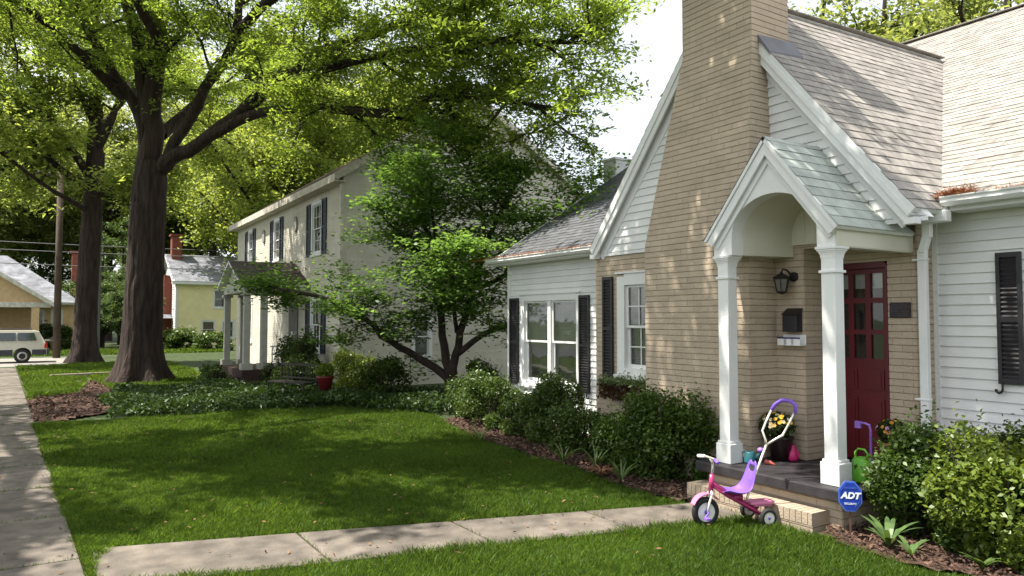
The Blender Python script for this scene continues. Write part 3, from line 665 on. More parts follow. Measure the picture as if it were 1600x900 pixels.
roof_part('porch_roof', [(-5.42, 5.86, pz(-5.42)), (-5.42, YG - .02, pz(-5.42)), (PR, YG - .02, PZ0), (PR, 5.86, PZ0)], Bp2, mat('dark_old_shingle', (0.05, 0.05, 0.055), 0.9, 0.2, rnd=.2), hs, 0.03, 0.28, 0.13, 0.004)
for sgn in (1, -1):
    m = MB(); nv = Vector((PS * sgn, 0, 1)).normalized(); xe = -3.875 if sgn > 0 else -5.415
    for (ya, yb_, t0, t1) in ((5.875, 5.90, 0.038, 0.115), (5.9005, 5.934, 0.06, 0.10), (5.915, 5.9345, 0.1005, 0.165)):
        A_ = [(PR, PZ0 - t0 / nv.z), (xe - nv.x * t0, pz(xe) - nv.z * t0), (xe - nv.x * t1, pz(xe) - nv.z * t1), (PR, PZ0 - t1 / nv.z)]
        vs = [(p[0], y, p[1]) for y in (ya, yb_) for p in A_]
        m.add(vs, [(0, 1, 2, 3), (7, 6, 5, 4), (0, 4, 5, 1), (1, 5, 6, 2), (2, 6, 7, 3), (3, 7, 4, 0)])
    build('rake_board', m, WHITE, hs)

# ------------------------------------------------------------------ things on and around the porch
# wall lantern
rt = root('wall_lantern', (-5.01, YG - 0.01, 2.3), 'small dark iron coach lantern on the porch brick wall above the mailbox', 'lamp')
m = MB(); cx, cy, cz = -5.02, 6.60, 2.28
m.lathe([(0.0, 0.105), (0.012, 0.10), (0.02, 0.085), (0.095, 0.045), (0.1, 0.035), (0.085, 0.03), (0.085, 0.022), (0, .022)], (cx, cy, cz), 6)
for k in range(6):
    t = 2 * math.pi * k / 6; m.beam((cx + .082 * math.cos(t), cy + .082 * math.sin(t), cz + .03), (cx + .052 * math.cos(t), cy + .052 * math.sin(t), cz - .11), .01, .01)
m.lathe([(0, -.14), (.03, -.13), (.06, -.115), (.058, -.105), (0, -.105)], (cx, cy, cz), 6)
ob = build('cage', m, DARKM, rt)
g_ = MB(); g_.lathe([(0.047, -.104), (.076, .022)], (cx, cy, cz), 6); build('lamp_glass', g_, mat('seeded_glass', (0.16, 0.15, 0.14), 0.2, 0.1), rt)
a = MB(); a.lathe([(0.0, -.03), (.05, -.025), (.055, 0), (0, 0)], (-4.97, YG - .003, 2.33), 14, 1)
a.tube([(-4.97, 6.73, 2.33), (-4.97, 6.68, 2.36), (-4.985, 6.64, 2.40), (-5.01, 6.61, 2.41), (cx, cy, 2.375)], .011, 8)
build('bracket', a, DARKM, rt)
# mailbox
rt = root('mailbox', (-4.95, YG - 0.01, 1.74), 'black wall mailbox with sloping lid beside the red door', 'mailbox')
m = MB(); m.prism([(0, 0), (-.10, 0), (-.10, .17), (0, .235)], (-5.05, YG - .013, 1.745), (0, 1, 0), (0, 0, 1), (1, 0, 0), .175); build('box', m, BLACK, rt, bevel=.004)
m = MB(); m.beam((-4.962, 6.633, 1.925), (-4.962, 6.737, 1.992), .19, .01); build('lid', m, DARKM, rt)
# newspaper rack
rt = root('newspaper_rack', (-4.97, YG - 0.01, 1.6), 'white plastic letter rack with blue trim under the black mailbox', 'letter rack')
m = MB(); m.box(-5.11, -4.83, YG - .02, YG - .0125, 1.60, 1.715); m.box(-5.11, -4.83, YG - .11, YG - .02, 1.60, 1.612)
for (q, r_) in ((-5.11, -5.03), (-5.0, -4.94), (-4.91, -4.83)): m.box(q, r_, YG - .12, YG - .108, 1.60, 1.68)
build('shell', m, WHITE, rt, bevel=.004)
m = MB(); m.box(-5.112, -4.828, YG - .123, YG - .1205, 1.672, 1.688); build('trim', m, mat('navy', (0.03, 0.03, 0.14), .5), rt)
# bronze plaque
rt = root('wall_plaque', (-4.07, YD - 0.01, 1.9), 'dark bronze plaque on the brick to the right of the door', 'plaque')
m = MB(); m.box(-4.175, -3.965, YD - .028, YD - .0125, 1.895, 2.045); build('plate', m, mat('dark_bronze', (0.035, 0.028, 0.032), .45, .2, 20, .1, metal=.5), rt, bevel=.003)
m = MB()
for i in range(6):
    z = 2.02 - i * .021; x = -4.155 + (0.02 if i == 0 else 0)
    while x < -3.99 - (0.02 if i in (0, 5) else 0): l_ = random.uniform(.008, .025); m.box(x, x + l_, YD - .030, YD - .0285, z - .005, z + .003); x += l_ + .006
build('raised_lettering', m, mat('worn_bronze', (0.075, 0.065, 0.07), .45, .1, metal=.5), rt)
# window box
rt = root('window_box', (-7.62, YG, 0.8), 'dark trough of trailing plants under the sash window beside the chimney', 'planter')
m = MB(); m.prism([(0, 0), (.12, 0), (.17, .2), (.16, .2), (.11, .012), (.01, .012), (.01, .2), (0, .2)], (-7.98, YG - .014, .80), (0, -1, 0), (0, 0, 1), (1, 0, 0), .95); build('trough', m, mat('coco_liner', (0.05, 0.025, 0.018), 1, .4, 30, .8, 60), rt)
n = 1300; C = np.stack([rng.uniform(-8.03, -7.05, n), rng.uniform(6.52, 6.74, n), .98 + np.abs(rng.normal(0, .06, n))], 1); 
quads('foliage', leaves(C, .055, .022, .1), leafmat('grey_green_leaf', (0.13, 0.19, 0.10), .3), rng.random(n), rt, ORG[rt.name])
n = 900; C = np.stack([rng.uniform(-8.03, -7.05, n), rng.uniform(6.50, 6.6, n), rng.uniform(.79, 1.0, n)], 1)
quads('trailing_leaves', leaves(C, .05, .03, -.2), leafmat('brown_leaf', (0.06, 0.035, 0.022), .3), rng.random(n), rt, ORG[rt.name])
# pots
def flowers(rt, c, r, n, leafm, nf, fcols, lsz=.05, name='foliage'):
    d = rng.normal(size=(n, 3)); d /= np.linalg.norm(d, axis=1)[:, None]; rr = rng.uniform(.45, 1, n)[:, None]
    C = np.array(c) + d * rr * np.array(r); quads(name, leaves(C, lsz, lsz * .5, .2), leafm, rng.random(n), rt, ORG[rt.name])
    for i, (colname, col, k) in enumerate(fcols):
        m = MB()
        for _ in range(k):
            d = Vector(rng.normal(size=3)); d.normalize(); d.z = abs(d.z) * .9; d.y = -abs(d.y); p = Vector(c) + Vector((d.x * r[0], d.y * r[1], d.z * r[2])) * 1.03
            q = d.to_track_quat('Z', 'Y')
            for a in range(8):
                t = a * math.pi / 4; u = q @ Vector((math.cos(t), math.sin(t), .25)); v = q @ Vector((-math.sin(t), math.cos(t), 0))
                e = nf; m.add([p, p + u * e * .6 + v * e * .3, p + u * e, p + u * e * .6 - v * e * .3], [(0, 1, 2, 3)])
        build('blossom', m, mat(colname, col, .6, .1), rt)
PINKF = ('pink_petal', (0.6, .25, .5)); YEL = (0.75, .42, .03)
rt = root('flower_pot', (-5.03, 6.55, .4), 'dark pot of yellow and cream blossoms against the porch brick', 'potted plant')
m = MB(); m.lathe([(0, 0), (.085, 0), (.13, .22), (.14, .23), (.14, .25), (.12, .25), (.11, .2), (0, .2)], (-5.03, 6.55, .402), 20); build('pot', m, mat('dark_glazed_pot', (0.03, .018, .018), .3), rt, smooth=True)
flowers(rt, (-5.03, 6.5, .76), (.20, .16, .15), 1500, leafmat('pot_leaf', (0.045, .075, .025), .25), .022, [('yellow_petal', YEL, 20), ('cream_petal', (.6, .5, .3), 12)])
rt = root('flower_pot', (-3.98, 6.9, .4), 'tall pot of rusty orange and pink blossoms in front of the red door', 'potted plant')
m = MB(); m.lathe([(0, 0), (.09, 0), (.13, .26), (.145, .27), (.145, .30), (.12, .3), (.11, .24), (0, .24)], (-3.99, 6.9, .402), 20); build('pot', m, mat('clay_pot', (0.30, .13, .08), .8), rt, smooth=True)
flowers(rt, (-3.99, 6.85, .80), (.15, .12, .13), 1200, leafmat('pot_leaf', (0.045, .075, .025), .25), .02, [('orange_petal', (.6, .28, .04), 14), ('pink_petal', (.65, .3, .55), 6)])
# pink jug, teal pot with purple cap, red toy, green watering can, purple toy hook
rt = root('toy_jug', (-4.93, 6.62, .4), 'small bright pink jug standing near the foot of the brick corner', 'jug')
m = MB(); m.lathe([(0, 0), (.05, .002), (.062, .03), (.06, .08), (.035, .125), (.024, .15), (.03, .165), (.02, .165), (0, .15)], (-4.93, 6.62, .402), 20); build('body', m, mat('pink_plastic', (0.55, .03, .16), .35), rt, smooth=True)
m = MB(); m.tube([(-4.885, 6.60, .53), (-4.85, 6.595, .52), (-4.845, 6.595, .47), (-4.87, 6.60, .44)], .007, 8); build('handle', m, mat('pink_plastic', (0.55, .03, .16), .35), rt)
rt = root('toy_watering_can', (-5.06, 6.13, .4), 'teal toy watering can with a purple rose beside the left porch column', 'watering can')
m = MB(); m.lathe([(0, 0), (.055, 0), (.06, .02), (.052, .11), (.045, .12), (.03, .125), (.03, .11), (0, .11)], (-5.08, 6.13, .402), 18); m.tube([(-5.04, 6.15, .44), (-5.0, 6.17, .50), (-4.98, 6.18, .53)], [.016, .011, .01], 8); build('body', m, mat('teal_plastic', (0.03, .14, .17), .35), rt, smooth=True)
m = MB(); m.lathe([(0, -.01), (.03, -.005), (.034, .02), (.02, .035), (0, .038)], (-4.985, 6.18, .535), 14); build('rose', m, mat('violet_plastic', (0.32, .16, .62), .35), rt, smooth=True)
m = MB(); m.tube([(-5.13, 6.11, .43), (-5.16, 6.10, .47), (-5.15, 6.10, .51), (-5.1, 6.12, .525)], .007, 8); build('handle', m, mat('teal_plastic', (0.03, .14, .17), .35), rt, smooth=True)
rt_ = MB(); rt_.tube([(-4.98, 6.24, .425), (-4.93, 6.26, .42), (-4.88, 6.27, .407)], [.028, .02, .006], 10); build('toy_shovel', rt_, mat('coral_plastic', (0.45, .1, .07), .5), label='small coral red toy scoop lying beside the teal watering can', cat='toy')
rt = root('watering_can', (-4.05, 6.30, .4), 'lime green plastic watering can standing right of the right porch column', 'watering can')
m = MB(); wx, wy = -3.965, 6.30
m.lathe([(0, 0), (.075, 0), (.082, .02), (.08, .19), (.062, .215), (.05, .22), (.05, .2), (0, .2)], (wx, wy, .402), 20); GR = mat('lime_plastic', (0.16, .50, .05), .35)
m.tube([(wx + .06, wy - .02, .44), (wx + .14, wy - .05, .56), (wx + .18, wy - .06, .64)], [.02, .014, .013], 8); build('body', m, GR, rt, smooth=True)
m = MB(); m.tube([(wx - .055, wy, .60), (wx - .06, wy, .66), (wx - .03, wy, .695), (wx + .03, wy, .695), (wx + .06, wy, .66), (wx + .05, wy, .60)], .010, 8); build('handle', m, GR, rt, smooth=True)
m = MB(); m.tube([(-4.24, 6.9, .402), (-4.24, 6.9, .78), (-4.25, 6.9, .83), (-4.30, 6.9, .845), (-4.36, 6.9, .84)], .012, 8); m.box(-4.4, -4.34, 6.885, 6.915, .79, .86)
build('toy_cane', m, mat('violet_plastic', (0.32, .16, .62), .35), label='purple toy cane leaning before the red door next to the orange flowers', cat='toy')

# tricycle, local frame: x forward, y left, z up, origin on the ground under the front wheel
tr = root('tricycle', (-4.66, 5.02, 0.03), 'pink and purple child tricycle with a tall push handle parked on the front walk', 'tricycle')
tr.rotation_euler = (0, 0, math.atan2(-0.949, -0.309))
tr.scale = (1.06, 1.06, 1.06)
PINK = mat('pink_enamel', (0.36, 0.03, 0.13), .3); LPINK = mat('pale_pink_plastic', (0.62, .20, .36), .4); PUR = mat('purple_plastic', (0.20, .10, .55), .4)
CHR = mat('chrome_tube', (0.75, .72, .66), .25, .05, metal=.6); RUB = mat('black_rubber', (0.02, .02, .02), .75); WPL = mat('white_plastic', (0.75, .75, .72), .4)
def wheel(x, y, r, w_, parent, nm='wheel'):
    m = MB(); m.lathe([(r * .66, -w_ / 2), (r * .9, -w_ / 2), (r, -w_ * .25), (r, w_ * .25), (r * .9, w_ / 2), (r * .66, w_ / 2), (r * .66, -w_ / 2)], (x, y, r), 32, 1)
    wh = build(nm, m, RUB, parent, local=True, smooth=True)
    m = MB(); m.lathe([(0, -w_ * .36), (r * .3, -w_ * .45), (r * .62, -w_ * .3), (r * .665, -w_ * .42), (r * .665, w_ * .42), (r * .62, w_ * .3), (r * .3, w_ * .45), (0, w_ * .36)], (x, y, r), 28, 1); build('rim', m, WPL, wh, local=True, smooth=True)
    m = MB(); m.lathe([(0, -w_ * .62), (r * .14, -w_ * .58), (r * .16, -w_ * .4), (r * .16, w_ * .4), (r * .14, w_ * .58), (0, w_ * .62)], (x, y, r), 16, 1); build('hub', m, PUR, wh, local=True, smooth=True)
wheel(0, 0, .122, .045, tr); wheel(-.50, .15, .076, .04, tr); wheel(-.50, -.15, .076, .04, tr)
m = MB()
for sy in (-1, 1): m.tube([(0, sy * .04, .122), (-.015, sy * .042, .20), (-.045, sy * .03, .27), (-.055, 0, .31)], .010, 8)
build('fork', m, WPL, tr, local=True, smooth=True)
m = MB(); pts = [(0.13 * math.cos(t) - 0.005, 0.145 + 0.13 * math.sin(t) * .95) for t in [R(20 + i * 14) for i in range(10)]]
for (a, b_) in zip(pts[:-1], pts[1:]): m.add([(a[0], -.035, a[1]), (b_[0], -.035, b_[1]), (b_[0], .035, b_[1]), (a[0], .035, a[1]), (a[0], -.035, a[1] + .008), (b_[0], -.035, b_[1] + .008), (b_[0], .035, b_[1] + .008), (a[0], .035, a[1] + .008)], [(0, 1, 2, 3), (7, 6, 5, 4), (0, 4, 5, 1), (2, 6, 7, 3), (1, 5, 6, 2), (3, 7, 4, 0)])
build('fender', m, LPINK, tr, local=True)
m = MB(); m.tube([(-.052, 0, .28), (-.065, 0, .43)], .021, 12); m.tube([(-.06, 0, .37), (-.2, 0, .27), (-.36, 0, .18), (-.50, 0, .13)], .018, 10)
m.tube([(-.06, 0, .34), (-.22, .02, .235), (-.40, .05, .14), (-.50, .07, .08)], .013, 8); m.tube([(-.06, 0, .34), (-.22, -.02, .235), (-.40, -.05, .14), (-.50, -.07, .08)], .013, 8); m.tube([(-.50, -.14, .076), (-.50, .14, .076)], .009, 8)
m.box(-.34, -.26, -.03, .03, .2, .25)
build('frame', m, PINK, tr, local=True, smooth=True)
m = MB(); m.tube([(-.063, 0, .42), (-.075, 0, .49), (-.072, 0, .53), (-.05, 0, .565)], .011, 8); m.tube([(-.03, -.15, .56), (-.05, -.10, .57), (-.05, 0, .57), (-.05, .10, .57), (-.03, .15, .56)], .010, 8)
build('handlebar', m, CHR, tr, local=True, smooth=True)
for sy in (-1, 1):
    m = MB(); m.tube([(-.045, sy * .085, .568), (-.03, sy * .15, .56), (-.025, sy * .165, .558)], [.015, .016, .013], 10); build('grip', m, PUR if sy > 0 else WPL, tr, local=True, smooth=True)
m = MB(); rows = []
prof = [(-.15, .275, .06), (-.18, .285, .09), (-.25, .262, .108), (-.32, .258, .112), (-.37, .275, .108), (-.40, .32, .095), (-.42, .38, .082), (-.44, .44, .072), (-.45, .485, .062), (-.455, .51, .028)]
for (x, z, hw) in prof: rows.append([(x, hw * t, z + .03 * (t * t)) for t in (-1, -.6, 0, .6, 1)])
vs = [p for r_ in rows for p in r_]; n = len(rows)
fs = [(i * 5 + j, i * 5 + j + 1, (i + 1) * 5 + j + 1, (i + 1) * 5 + j) for i in range(n - 1) for j in range(4) if not (i == 7 and j in (1, 2))]
m.add(vs, fs); st_ = build('seat', m, PUR, tr, local=True, smooth=True); so_ = st_.modifiers.new('t', 'SOLIDIFY'); so_.thickness = .012; so_ = st_.modifiers.new('s', 'SUBSURF'); so_.levels = 1; so_.render_levels = 2
m = MB(); m.prism([(-.40, -.06), (-.60, -.075), (-.64, -.04), (-.64, .04), (-.60, .075), (-.40, .06)], (0, 0, .163), (1, 0, 0), (0, 1, 0), (0, 0, 1), .022); m.prism([(-.44, -.05), (-.6, -.06), (-.6, .06), (-.44, .05)], (0, 0, .145), (1, 0, 0), (0, 1, 0), (0, 0, 1), .018); build('rear_step', m, LPINK, tr, local=True, bevel=.006)
m = MB(); m.tube([(-.385, 0, .16), (-.40, 0, .22), (-.50, .0, .45), (-.595, 0, .665)], .011, 10)
m.tube([(-.59, 0, .655), (-.585, .0, .70), (-.575, -.03, .775), (-.615, -.035, .85), (-.68, -.04, .96)], .010, 10)
m.tube([(-.59, 0, .655), (-.65, .03, .70), (-.72, .05, .74), (-.78, .055, .84), (-.835, .06, .94)], .010, 10)
build('push_handle', m, CHR, tr, local=True, smooth=True)
m = MB(); m.tube([(-.675, -.04, .95), (-.71, -.035, 1.0), (-.76, -.01, 1.035), (-.82, .025, 1.03), (-.855, .055, .99), (-.835, .06, .92)], .017, 10); build('grip', m, PUR, tr, local=True, smooth=True)
for sy in (-1, 1):
    m = MB(); m.tube([(0, sy * .03, .122), (0, sy * .055, .122), (sy * .035, sy * .06, .09), (sy * .035, sy * .10, .09)], .007, 8); m.box(sy * .035 - .02, sy * .035 + .02, min(sy * .062, sy * .12), max(sy * .062, sy * .12), .080, .094); build('pedal', m, PUR, tr, local=True, bevel=.004)

# security yard sign
sg = root('yard_sign', (-3.76, 5.80, 0.0), 'blue octagonal yard sign on a thin stake beside the porch corner', 'sign')
sg.rotation_euler = (0, 0, math.atan2(-0.50, 0.86) + R(88)+R(-30))
sg.rotation_euler = (0, 0, R(42))
BLU = mat('sign_blue', (0.012, .04, .33), .35, .05); LBL = mat('sign_light_blue', (0.06, .13, .5), .35, .05); SW = mat('sign_white', (.75, .78, .85), .4, .03)
def octo(rx, rz, c=.42): return [(rx, rz * c), (rx * c, rz), (-rx * c, rz), (-rx, rz * c), (-rx, -rz * c), (-rx * c, -rz), (rx * c, -rz), (rx, -rz * c)]
zc = .375
m = MB(); m.prism(octo(.092, .126), (0, 0, zc), (1, 0, 0), (0, 0, 1), (0, 1, 0), .012); pn = build('sign_panel', m, LBL, sg, local=True)
m = MB(); m.prism(octo(.081, .113), (0, -.002, zc), (1, 0, 0), (0, 0, 1), (0, 1, 0), .0015); build('blue_field', m, BLU, pn, local=True)
m = MB()
oo = octo(.072, .102)
for i in (0, 2, 3, 4, 6, 7):
    a, b_ = oo[i], oo[(i + 1) % 8]; m.beam((a[0], -.003, zc + a[1]), (b_[0], -.003, zc + b_[1]), .0015, .004, (0, 1, 0))
build('border_line', m, LBL, pn, local=True)
m = MB(); m.box(-.007, .007, .013, .02, 0.0, zc); build('stake', m, mat('brown_stake', (0.11, .055, .045), .7), sg, local=True)
def text(body, size, z, parent, material, bold=0.0, shear=0, name='lettering'):
    c = bpy.data.curves.new(name, 'FONT'); c.body = body; c.size = size; c.align_x = 'CENTER'; c.align_y = 'CENTER'; c.extrude = .0006; c.offset = bold; c.shear = shear
    c.materials.append(material); tmp = bpy.data.objects.new('tmp', c); me = bpy.data.meshes.new_from_object(tmp); bpy.data.objects.remove(tmp); me.name = name; o = bpy.data.objects.new(name, me); link(o, parent); o.rotation_euler = (R(90), 0, 0); o.location = (0, -.0045, z); return o
text('ADT', .072, zc + .005, pn, SW, .0035, .25); text('SECURED', .022, zc + .070, pn, LBL, .0006); text('SECURITY', .022, zc - .062, pn, SW, .0004)

exec_marker = 1
# ------------------------------------------------------------------ vegetation helpers
def smooth_pts(pts, k=4):
    P = [np.array(p, float) for p in pts]; out = []
    for i in range(len(P) - 1):
        p0 = P[max(i - 1, 0)]; p1 = P[i]; p2 = P[i + 1]; p3 = P[min(i + 2, len(P) - 1)]
        for j in range(k):
            t = j / k; out.append(.5 * ((2 * p1) + (-p0 + p2) * t + (2 * p0 - 5 * p1 + 4 * p2 - p3) * t * t + (-p0 + 3 * p1 - 3 * p2 + p3) * t ** 3))
    out.append(P[-1]); return out
class Tree:
    def __init__(s): s.wood = MB(); s.tips = []
    def limb(s, pts, r0, r1, n=10):
        P = smooth_pts(pts); m = len(P)
        for i in range(1, m - 1): P[i] = P[i] + rng.normal(size=3) * r0 * .12
        s.wood.tube(P, [r0 + (r1 - r0) * (i / (m - 1)) ** .8 for i in range(m)], n, False); return P
    def branch(s, p, d, L_, r, wob=.25, up=.0, n=6, segs=5):
        P = [np.array(p, float)]; d = np.array(d, float); d /= np.linalg.norm(d)
        for i in range(segs):
            d = d + rng.normal(size=3) * wob; d[2] += up; d /= np.linalg.norm(d); P.append(P[-1] + d * L_ / segs)
        s.wood.tube(P, [r * (1 - .75 * i / segs) for i in range(segs + 1)], n, False); return P
    def foliate(s, P, start=.3, step=.8, L_=2.2, r=.03, twigs=4, tl=.9, up=.0, flat=.35, hang=0.0):
        P = [np.array(p) for p in P]; seg = np.array([np.linalg.norm(P[i + 1] - P[i]) for i in range(len(P) - 1)]); tot = seg.sum(); a = start * tot; cum = np.concatenate([[0], np.cumsum(seg)])
        while a < tot:
            i = min(np.searchsorted(cum, a) - 1, len(P) - 2); i = max(i, 0); t = (a - cum[i]) / seg[i]; p = P[i] + (P[i + 1] - P[i]) * t; dd = (P[i + 1] - P[i]) / seg[i]
            d = rng.normal(size=3); d[2] *= flat; d /= np.linalg.norm(d); d = d + dd * .7; k = L_ * rng.uniform(.55, 1.1) * (1 - .45 * a / tot)
            B = s.branch(p, d, k, r, .22, up)
            for _ in range(twigs):
                q = B[rng.integers(1, len(B))]; e = rng.normal(size=3); e[2] = e[2] * flat - hang; e = e / np.linalg.norm(e) + (B[-1] - B[0]) / np.linalg.norm(B[-1] - B[0]) * .6
                T = s.branch(q, e, tl * rng.uniform(.6, 1.2), r * .3, .2, 0, 3, 3); s.tips.append((T[0], T[-1]))
            s.tips.append((B[-2], B[-1])); a += step * rng.uniform(.6, 1.4)
    def leafpts(s, n, spread=(.25, .25, .12), hang=0.0):
        A = np.array([t[0] for t in s.tips]); B = np.array([t[1] for t in s.tips]); i = rng.integers(0, len(A), n); t = rng.uniform(.1, 1.15, n)[:, None]
        C = A[i] + (B[i] - A[i]) * t + rng.normal(size=(n, 3)) * np.array(spread); C[:, 2] -= hang * rng.random(n); return C
def tree(name, loc, T, nleaf, ln, wd, lm, label, cat='tree', bark=BARK, spread=(.25, .25, .12), hang=0.0, group=None, flat=.5, keep=None):
    rt = root(name, loc, label, cat, group); build('trunk', T.wood, bark, rt, smooth=True)
    C = T.leafpts(nleaf, spread, hang); P = leaves(C, ln, wd, flat)
    quads('crown', P, lm, rng.random(len(P)), rt, ORG[rt.name]); return rt
def furrowed(T, path, rad, n=72, dz=.10, ridges=17, amp=.055, lobes=5):
    P = smooth_pts(path, 12); zs = np.array([p[2] for p in P]); m = int((zs[-1] - zs[0]) / dz); vs = []
    ph = rng.uniform(0, 6, 8)
    for i in range(m + 1):
        z = zs[0] + (zs[-1] - zs[0]) * i / m; cx = np.interp(z, zs, [p[0] for p in P]); cy = np.interp(z, zs, [p[1] for p in P]); r0 = np.interp(z, rad[0], rad[1]); fl = math.exp(-max(z, 0) / .42)
        for k in range(n):
            t = 2 * math.pi * k / n; a = t * ridges + 1.3 * math.sin(z * 1.7 + ph[0] + 2 * t) + .9 * math.sin(z * 4.1 + ph[1] + 5 * t)
            rg = 1 - abs(math.sin(a / 2 + ph[2])) ** .7; br = .5 + .5 * math.sin(z * 6 + ph[3] + 7 * math.sin(t * 3 + ph[4]))
            rr = r0 * (1 + amp * (1.0 - 1.9 * rg * (.45 + .55 * br)) + .03 * math.sin(t * 3 + z * .9 + ph[5])) + r0 * fl * (.42 + .38 * math.sin(t * lobes + ph[6]) + .2 * math.sin(t * (lobes + 3) + ph[7]))
            vs.append((cx + rr * math.cos(t), cy + rr * math.sin(t), z))
    T.wood.add(vs, [(i * n + k, i * n + (k + 1) % n, (i + 1) * n + (k + 1) % n, (i + 1) * n + k) for i in range(m) for k in range(n)])
def flare(T, x, y, r, h=1.0, n=26):
    vs = []; prof = [(1.75, -.05), (1.55, .05), (1.32, .18), (1.15, .42), (1.05, .8), (1.0, 1.3)]
    for k, z in prof:
        for i in range(n):
            t = 2 * math.pi * i / n; rr = r * (1 + (k - 1) * (1 + .45 * math.sin(t * 5 + .6) + .2 * math.sin(t * 3))) * (1 + .04 * math.sin(t * 9)); vs.append((x + rr * math.cos(t), y + rr * math.sin(t), z * h))
    m = len(prof); T.wood.add(vs, [(i * n + k, i * n + (k + 1) % n, (i + 1) * n + (k + 1) % n, (i + 1) * n + k) for i in range(m - 1) for k in range(n)])
OAKL = leafmat('oak_leaf', (0.095, 0.15, 0.038), .58, .45, (0.32, 0.46, 0.07))
LIMEL = leafmat('lime_leaf', (0.12, 0.17, 0.04), .6, .4, (0.38, 0.48, 0.10))
DOGL = leafmat('dogwood_leaf', (0.09, 0.17, 0.05), .5, .4, (0.20, 0.36, 0.07))
BGL = leafmat('background_leaf', (0.11, 0.16, 0.05), .55, .5, (0.34, 0.42, 0.12), .15)
BGD = leafmat('deep_green_leaf', (0.055, 0.10, 0.035), .4, .45, (0.13, 0.21, 0.05), .2)  # deep green leaf for the evergreens, dark shrubs and porch vine

# ---- the big oak
T = Tree(); furrowed(T, [(-24.05, 2.4, -.08), (-24.03, 2.41, 1.25), (-23.92, 2.44, 2.81), (-23.76, 2.5, 5.06), (-23.66, 2.55, 6.5)], ([0, 1.2, 3, 5, 6, 6.5], [.58, .53, .48, .46, .44, .36]))
limbs = [([(-23.78, 2.5, 4.9), (-23.66, 2.54, 6.4), (-23.56, 2.55, 8.44), (-23.18, 2.64, 10.05), (-22.92, 2.32, 12.13), (-22.8, 2.3, 15)], .42, .1),
 ([(-23.6, 2.5, 7.6), (-23.8, 2.11, 10.12), (-23.42, 1.55, 11.95), (-23.6, 1.2, 14.5)], .26, .08),
 ([(-23.85, 2.45, 5.2), (-23.74, 2.33, 7.5), (-24.14, 1.59, 9.0), (-24.54, 0.84, 10.5), (-24.88, 0.16, 12.38), (-25.3, -1.5, 14.3)], .22, .07),
 ([(-23.72, 2.55, 5.8), (-23.3, 2.85, 6.45), (-22.37, 3.6, 6.91), (-21.13, 4.55, 7.68), (-20.21, 5.02, 8.24), (-18.46, 5.86, 8.83), (-16.28, 7.0, 8.94), (-13.6, 8.2, 8.9)], .27, .05),
 ([(-22.37, 3.6, 6.91), (-20.43, 4.74, 7.49), (-18.51, 5.9, 7.35), (-16.7, 6.92, 6.95), (-14.9, 7.6, 7.0), (-13.2, 8.6, 6.6), (-12.2, 9.4, 6.2)], .17, .03),
 ([(-23.7, 2.6, 6.0), (-23.2, 2.95, 6.6), (-22.21, 3.72, 8.47), (-21.2, 4.28, 9.74), (-20.46, 4.35, 11.64), (-19.5, 4.6, 13.5)], .22, .07),
 ([(-21.13, 4.55, 7.77), (-19.51, 5.17, 8.37), (-16.99, 6.1, 8.15), (-14.91, 7.2, 8.1), (-12.6, 8.3, 7.7), (-11.2, 9.3, 7.4)], .15, .03),
 ([(-21.2, 4.28, 9.74), (-19, 4.8, 10.2), (-16.5, 5.5, 10.0), (-14, 6.6, 9.6), (-11.5, 8.0, 9.0)], .16, .03),
 ([(-22.3, 2.6, 9.5), (-20.5, 1.2, 11), (-18.8, .2, 11.6), (-17.6, -.6, 12.2)], .16, .05),
 ([(-24.0, 1.8, 8.4), (-23.2, 0.2, 9.6), (-22.2, -1.6, 10.6), (-21.6, -3.6, 11.2)], .16, .04),
 ([(-23.9, 2.8, 7.4), (-25.2, 4.2, 9), (-26.6, 6.0, 10.4), (-27.5, 7.5, 11.2)], .2, .05),
 ([(-24.3, 2.3, 8), (-26.5, 2.2, 9.4), (-28.5, 2.0, 10.6)], .17, .05)]
for pts, a, b_ in limbs:
    P = T.limb(pts, a, b_); T.foliate(P, .36, .36, 3.2, .045, 9, 1.3, .02, .28, .06)
tree('oak_tree', (-24.05, 2.4, 0), T, 165000, .15, .052, OAKL, 'huge oak with dark furrowed trunk and spreading limbs above the ivy bed', spread=(.15, .15, .06), hang=.10)
# ---- second oak
T = Tree(); furrowed(T, [(-37.1, 1.5, -.08), (-37.0, 1.53, 2.5), (-36.82, 1.6, 4.66), (-36.5, 1.72, 9.2)], ([0, 1.5, 4.7, 9.2], [.47, .43, .40, .33]), 40, .2, 13, .06)
for pts, a, b_ in [([(-36.5, 1.72, 9), (-36.38, 1.65, 12.48), (-36.26, 1.57, 15.83), (-36.2, 1.5, 19)], .34, .1),
  ([(-36.61, 1.63, 8.0), (-36.07, 0.52, 9.44), (-36.12, -0.66, 11.72), (-36.15, -1.81, 13.91)], .2, .06),
  ([(-36.7, 1.52, 7.6), (-36.26, 0.32, 8.36), (-35.75, -0.83, 9.46), (-36.54, -2.18, 10.77), (-36.5, -4, 11.5)], .17, .05),
  ([(-36.49, 1.72, 9.2), (-35.34, 2.46, 11.21), (-34.6, 2.48, 13.77)], .19, .06), ([(-36.6, 1.7, 7.2), (-35.4, 2.8, 7.8), (-34.2, 4.0, 8.6)], .12, .03),
  ([(-36.6, 1.6, 6.6), (-35.6, .2, 7.2), (-34.8, -1.6, 8.4), (-34.2, -3.2, 9.2)], .13, .03), ([(-36.4, 1.6, 10.5), (-35, 0.5, 12.4), (-34, -1.2, 14.6)], .15, .04), ([(-36.5, 1.7, 10), (-38, 3.5, 13), (-39, 5, 15)], .15, .04)]:
    P = T.limb(pts, a, b_); T.foliate(P, .4, .8, 3.6, .065, 6, 1.6, .03, .4, .0)
